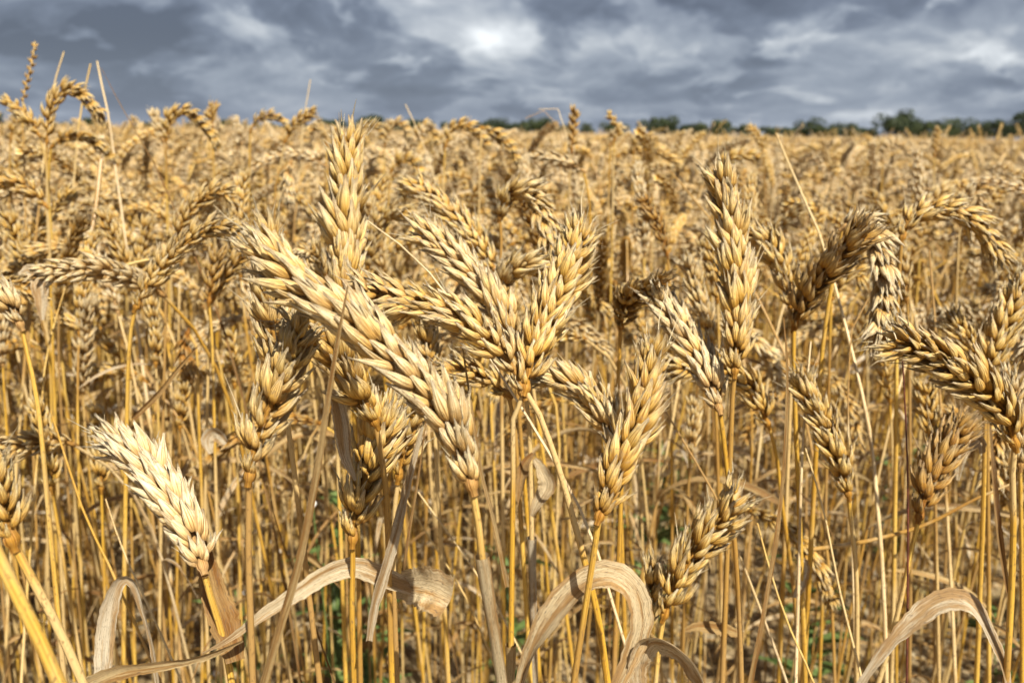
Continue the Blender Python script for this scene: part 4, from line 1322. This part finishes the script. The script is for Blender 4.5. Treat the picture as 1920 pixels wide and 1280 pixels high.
# ------------------------------------------------------------------ bare straws, grass stems, weeds, flowers
def straw(label, pts, d0, d1, wpx, tone, name='straw', cat='straw', blade=False, ground=True):
    E = np.array([(p[0], p[1]) for p in pts], float)
    s = np.concatenate([[0], np.cumsum(np.linalg.norm(np.diff(E, axis=0), axis=1))])
    s /= s[-1]
    P = np.array([at(p[0], p[1], d0 + (d1 - d0) * q) for p, q in zip(pts, s)])
    if ground:
        low, root = to_ground(P[-1], P[-1] - P[-2])
        P = np.vstack([P, low[2:]])
    else:
        root = P[-1]
    C = spline(P, 40) - root
    r_ = wpx * (.62 if d0 > .58 else .8) / 2 * (d0 + d1) / 2 / FPX
    mb = MB()
    if blade:
        ribbon(mb, C, r_ * 2 * np.interp(np.linspace(0, 1, 40), [0, .2, .6, 1], [.15, .8, 1, .8]), (.3, -1, .2), .9, .4, 7)
        o = mb.build(name, [LEAF])
    else:
        tube(mb, C, r_ * np.interp(np.linspace(0, 1, 40), [0, .3, 1], [.45, .9, 1.25]), 7)
        o = mb.build(name, [STEM])
    o.location = root
    tag(o, label, cat, 'loose dry straws')
    return hue(o, tone, 0)


straw('pale bare straw standing against the sky, left one of a crossing pair', [(182, 115), (192, 165), (203, 215), (212, 280)], .85, .85, 11, .95)
straw('brown straw slanting down right against the sky at left', [(190, 128), (225, 195), (262, 260), (300, 330)], .72, .70, 13, .25, blade=True)
straw('thin bare straw against the sky beside the tall arched ear', [(120, 97), (105, 145), (92, 205), (84, 280)], .85, .85, 9, .8)
straw('faint thin straw between two skyline straws at left', [(170, 120), (160, 165), (150, 220), (144, 280)], 1.0, 1.0, 8, .6)
straw('thin upright straw on the skyline left of the tallest upright ear', [(582, 150), (576, 185), (570, 215), (566, 260)], 1.05, 1.05, 6, .85)
straw('thin straw leaning left on the skyline right of the tallest upright ear', [(760, 196), (772, 220), (785, 250), (800, 290)], 1.0, 1.0, 7, .9)
straw('long pale straw slanting down right at upper right', [(1455, 250), (1480, 310), (1515, 390), (1550, 480)], .66, .60, 12, .9)
straw('pale broken straw crossing behind the tallest upright ear', [(690, 415), (730, 440), (790, 500), (845, 560)], .44, .42, 9, .95)
straw('brown straw slanting left behind the straight upright ear', [(1255, 320), (1290, 360), (1330, 410), (1375, 470)], .75, .70, 9, .6)
straw('white straw slanting among the stems right of the fat awned ear', [(1245, 765), (1280, 825), (1330, 910), (1365, 985)], .47, .48, 9, .98)
straw('pale straw slanting right below the largest ear', [(775, 910), (830, 985), (890, 1070), (950, 1170)], .50, .50, 8, .85)
straw('second pale straw slanting right, lower of two below the largest ear', [(740, 900), (800, 1000), (860, 1095), (900, 1180)], .54, .54, 7, .75)
straw('pale straw leaning left across the stems at far left', [(150, 580), (160, 500), (178, 400), (190, 300)], .75, .80, 11, .9, ground=False)
straw('blurred straw lying across the stems left of the long arched ear', [(310, 480), (255, 492), (205, 505), (165, 518)], .62, .62, 9, .75, ground=False)
straw('pale straw standing left of the slim leaning ear', [(1520, 640), (1510, 760), (1502, 900), (1498, 1060)], .46, .46, 11, .95)
straw('crooked pale straw bent over a stem at right', [(1628, 560), (1600, 605), (1592, 680), (1590, 780), (1594, 900)], .50, .50, 7, .92)
straw('thin straw crossing down right at lower right', [(1510, 840), (1545, 960), (1575, 1110), (1620, 1290)], .44, .44, 9, .8)
straw('yellow straw crossing low down in the right corner', [(1420, 980), (1450, 1090), (1490, 1200), (1530, 1290)], .42, .42, 9, .7)
straw('brown straw lying across the stems at lower right', [(1900, 905), (1830, 935), (1730, 985), (1620, 1015), (1520, 1030)], .52, .56, 9, .2, ground=False)
straw('pale straw leaning left between the stems at lower left', [(198, 935), (230, 1030), (280, 1140), (345, 1290)], .46, .46, 8, .85)
straw('thin blurred straw standing right of the arched ear near the right edge', [(1742, 470), (1750, 560), (1758, 680), (1766, 800)], .58, .58, 10, .85)
straw('grey straw leaning up left beside the thick stem at far left', [(95, 770), (130, 880), (165, 980), (205, 1060)], .48, .48, 9, .35)
straw('slanting straw among the stems left of the chalky white ear', [(122, 540), (98, 620), (84, 690), (78, 760)], .60, .60, 10, .7)
straw('brown blade crossing behind the golden ear at the centre bottom', [(500, 890), (520, 990), (560, 1090), (590, 1170)], .42, .42, 11, .2, blade=True)
straw('thin arching stem on the skyline left of the lone brown ear', [(985, 222), (1005, 208), (1030, 212), (1048, 240), (1055, 275)], 1.0, 1.0, 4, .7)
straw('thin pale arching stem over the treeline left of the lone brown ear', [(1010, 205), (1035, 196), (1052, 215), (1062, 255)], .95, .95, 5, .9)
dk = straw('dark red weed stem standing bolt upright at lower right', [(1690, 640), (1697, 760), (1702, 900), (1702, 1080), (1700, 1290)], .40, .42, 7, .5, 'red_weed', 'weed')
dk.data.materials[0] = DOCK
del dk['group']

# flowering grass spike at far left
P = np.array([at(x_, y_, .85) for x_, y_ in ((66, 78), (60, 115), (50, 155), (42, 200), (44, 280))])
low, root = to_ground(P[-1], P[-1] - P[-2])
gs = empty('flowering_grass_plant', root)
tag(gs, 'slender dry grass flower spike against the sky at far left', 'grass plant')
C = spline(np.vstack([P, low[2:]]), 50) - root
mb = MB()
tube(mb, C, np.linspace(.0006, .0014, 50), 6)
hue(mb.build('stem', [STEM], gs), .6, 0)
mb = MB()
Cs = spline(P[:4], 20)[::-1] - root
for M in ear_places(Cs, (1, 0, 0), .07, .0075, np.random.default_rng(3), 16, 0):
    mb.merge(SPK_LOW[0], M)
hue(mb.build('spike', [HUSK], gs), .3, 0)


def blade_leaf(mb, P, az, length, width, up, mat=0, n=5, k=8):
    h = np.array([math.cos(az), math.sin(az), 0])
    pts = [np.array(P, float)]
    for i in range(1, k):
        a = up + (1.9 - up) * (i / (k - 1)) * .8
        pts.append(pts[-1] + (h * math.sin(a) + np.array([0, 0, 1.]) * math.cos(a)) * length / (k - 1))
    ribbon(mb, np.array(pts), width * np.interp(np.linspace(0, 1, k), [0, .2, .55, 1], [.25, .8, 1, .05]), (0, 0, 1.), .25, 0, n, mat, .05)


def weed(px, py, d, h, seed, label, n=24, wide=.015):
    g = np.random.default_rng(seed)
    p = at(px, py, d)
    root = np.array([p[0], p[1], float(ground_z(p[0], p[1]))])
    ro = empty('weed_plant', root)
    tag(ro, label, 'weed', 'green weeds between the stalks')
    st = MB()
    C = spline([(0, 0, -.005), (g.normal(0, .01), g.normal(0, .01), h * .5), (g.normal(0, .02), g.normal(0, .02), h)], 10)
    tube(st, C, np.linspace(.0016, .0007, 10), 6)
    st.build('stem', [GREEN], ro)
    for i in range(n):
        mb = MB()
        blade_leaf(mb, C[int(g.uniform(1, 9.9))], g.uniform(0, 6.28), g.uniform(.04, .09), wide * g.uniform(.8, 1.6), g.uniform(.3, 1.2))
        mb.build('leaf', [GREEN], ro)


def on_ground(px, py):
    rr = ray(px, py)
    return CAM_H / max(-rr[2], .05)


WEEDS = [(622, 990, .70, .40, 'green weed showing between stems below the golden ear with jutting husks'), (700, 1210, .9, .16, 'low green weed left of the folded silver blade'),
         (1212, 985, .85, .42, 'green weed between the fat awned ear and the upright stem'), (1262, 880, .95, .42, 'dim green weed under the bleached ear'),
         (1540, 1130, .92, .18, 'bright green weed low between stems at right'), (640, 1120, .95, .20, 'green weed low behind the curled silvery leaf'),
         (430, 1150, .9, .16, 'green weed low right of the chalky white ear'), (1880, 1180, .9, .14, 'small green weed in the lower right corner'),
         (940, 1130, .88, .30, 'pale green weed behind the centre stems'), (1700, 880, .9, .36, 'green weed right of the slim leaning ear')]
for i, (px, py, q, h, lab) in enumerate(WEEDS):
    d = min(on_ground(px, py) * q * .82, 1.9)
    p = at(px, py, d)
    weed(px, py, d, max(p[2] + .02, .06), 900 + i, lab)


def daisy(px, py, d, label, seed):
    g = np.random.default_rng(seed)
    p = at(px, py, d)
    root = np.array([p[0] + .01, p[1], float(ground_z(p[0], p[1]))])
    ro = empty('daisy_flower', root)
    tag(ro, label, 'flower', 'small white wild flowers')
    mb = MB()
    tube(mb, spline([(0, 0, 0), (.004, 0, (p[2]) * .5), p - root], 10), .0009, 5)
    mb.build('stem', [GREEN], ro)
    c = p - root
    nrm = np.array([0, -.5, .85])
    a1 = np.array([1, 0, 0.])
    a2 = np.cross(nrm, a1)
    for i in range(11):
        a = i / 11 * 6.283
        dr = a1 * math.cos(a) + a2 * math.sin(a)
        mb = MB()
        ribbon(mb, np.stack([c + dr * q + nrm * .001 * (q / .004) for q in np.linspace(.0012, .0042, 5)]), [.0009, .0014, .0016, .0015, .0006], nrm, .1, 0, 3)
        mb.build('petal', [PETAL], ro)
    mb = MB()
    tube(mb, np.stack([c + nrm * q for q in (-.001, .0, .0015, .0028, .0033)]), np.array([.002, .003, .003, .002, .0003]) * .5, 8)
    mb.build('disc', [YELLOW], ro)


daisy(586, 945, .85, 'small white flower right of the golden leaning ear\'s stem', 1)
daisy(405, 1262, 1.05, 'small yellow centred flower at the foot of the lower left stems', 2)
daisy(462, 1110, .95, 'small white flower left of the long narrow grey blade', 3)

# ------------------------------------------------------------------ litter on the soil
lit = MB()
g = np.random.default_rng(9)
for i in range(4200):
    yy = g.uniform(.4, 3.4)
    xx = g.uniform(-1, 1) * (yy * .8 + .2)
    zz_ = float(ground_z(np.array(xx), np.array(yy)))
    a, tl, Ln = g.uniform(0, 6.28), abs(g.normal(0, .25)), g.uniform(.02, .14)
    dv = np.array([math.cos(a) * math.cos(tl), math.sin(a) * math.cos(tl), math.sin(tl)])
    c0 = np.array([xx, yy, zz_ + .003])
    bend = g.normal(0, .15, 3) * Ln
    Cc = np.stack([c0, c0 + dv * Ln * .5 + bend * [1, 1, .3], c0 + dv * Ln])
    if g.random() < .5:
        tube(lit, Cc, g.uniform(.0008, .0018), 4, 0)
    else:
        ribbon(lit, spline(Cc, 5), g.uniform(.003, .008) * np.array([.5, .9, 1, .8, .1]), (0, 0, 1), g.uniform(.1, .8), g.uniform(-1.5, 1.5), 3, 1)
tag(hue(lit.build('straw_litter', [STEM, LEAF]), .42, 0), 'broken straw and dry leaf bits strewn on the soil', 'straw litter', None, 'stuff')
peb = MB()
for i in range(1500):
    yy = g.uniform(.9, 3.2)
    xx = g.uniform(-1, 1) * (yy * .8 + .2)
    zz_ = float(ground_z(np.array(xx), np.array(yy)))
    s_ = g.uniform(.003, .011)
    th_ = np.arange(7) * 2 * math.pi / 7
    prof = [(.1, -.6), (.8, -.3), (1, .1), (.7, .5), (.08, .65)]
    Vp = np.array([[(r_ * (1 + .18 * math.sin(3 * t_ + i))) * math.cos(t_), r_ * .75 * math.sin(t_) * (1 + .15 * math.cos(2 * t_ + i)), z_] for r_, z_ in prof for t_ in th_]) * s_
    peb.add((Vp @ rotm('Z', g.uniform(0, 6.28))[:3, :3].T) + [xx, yy, zz_], grid_faces(5, 7), np.zeros((35, 3)))
tag(peb.build('pebble_gravel', [PEBBLE]), 'small pale stones and clods scattered on the soil', 'stones', None, 'stuff')
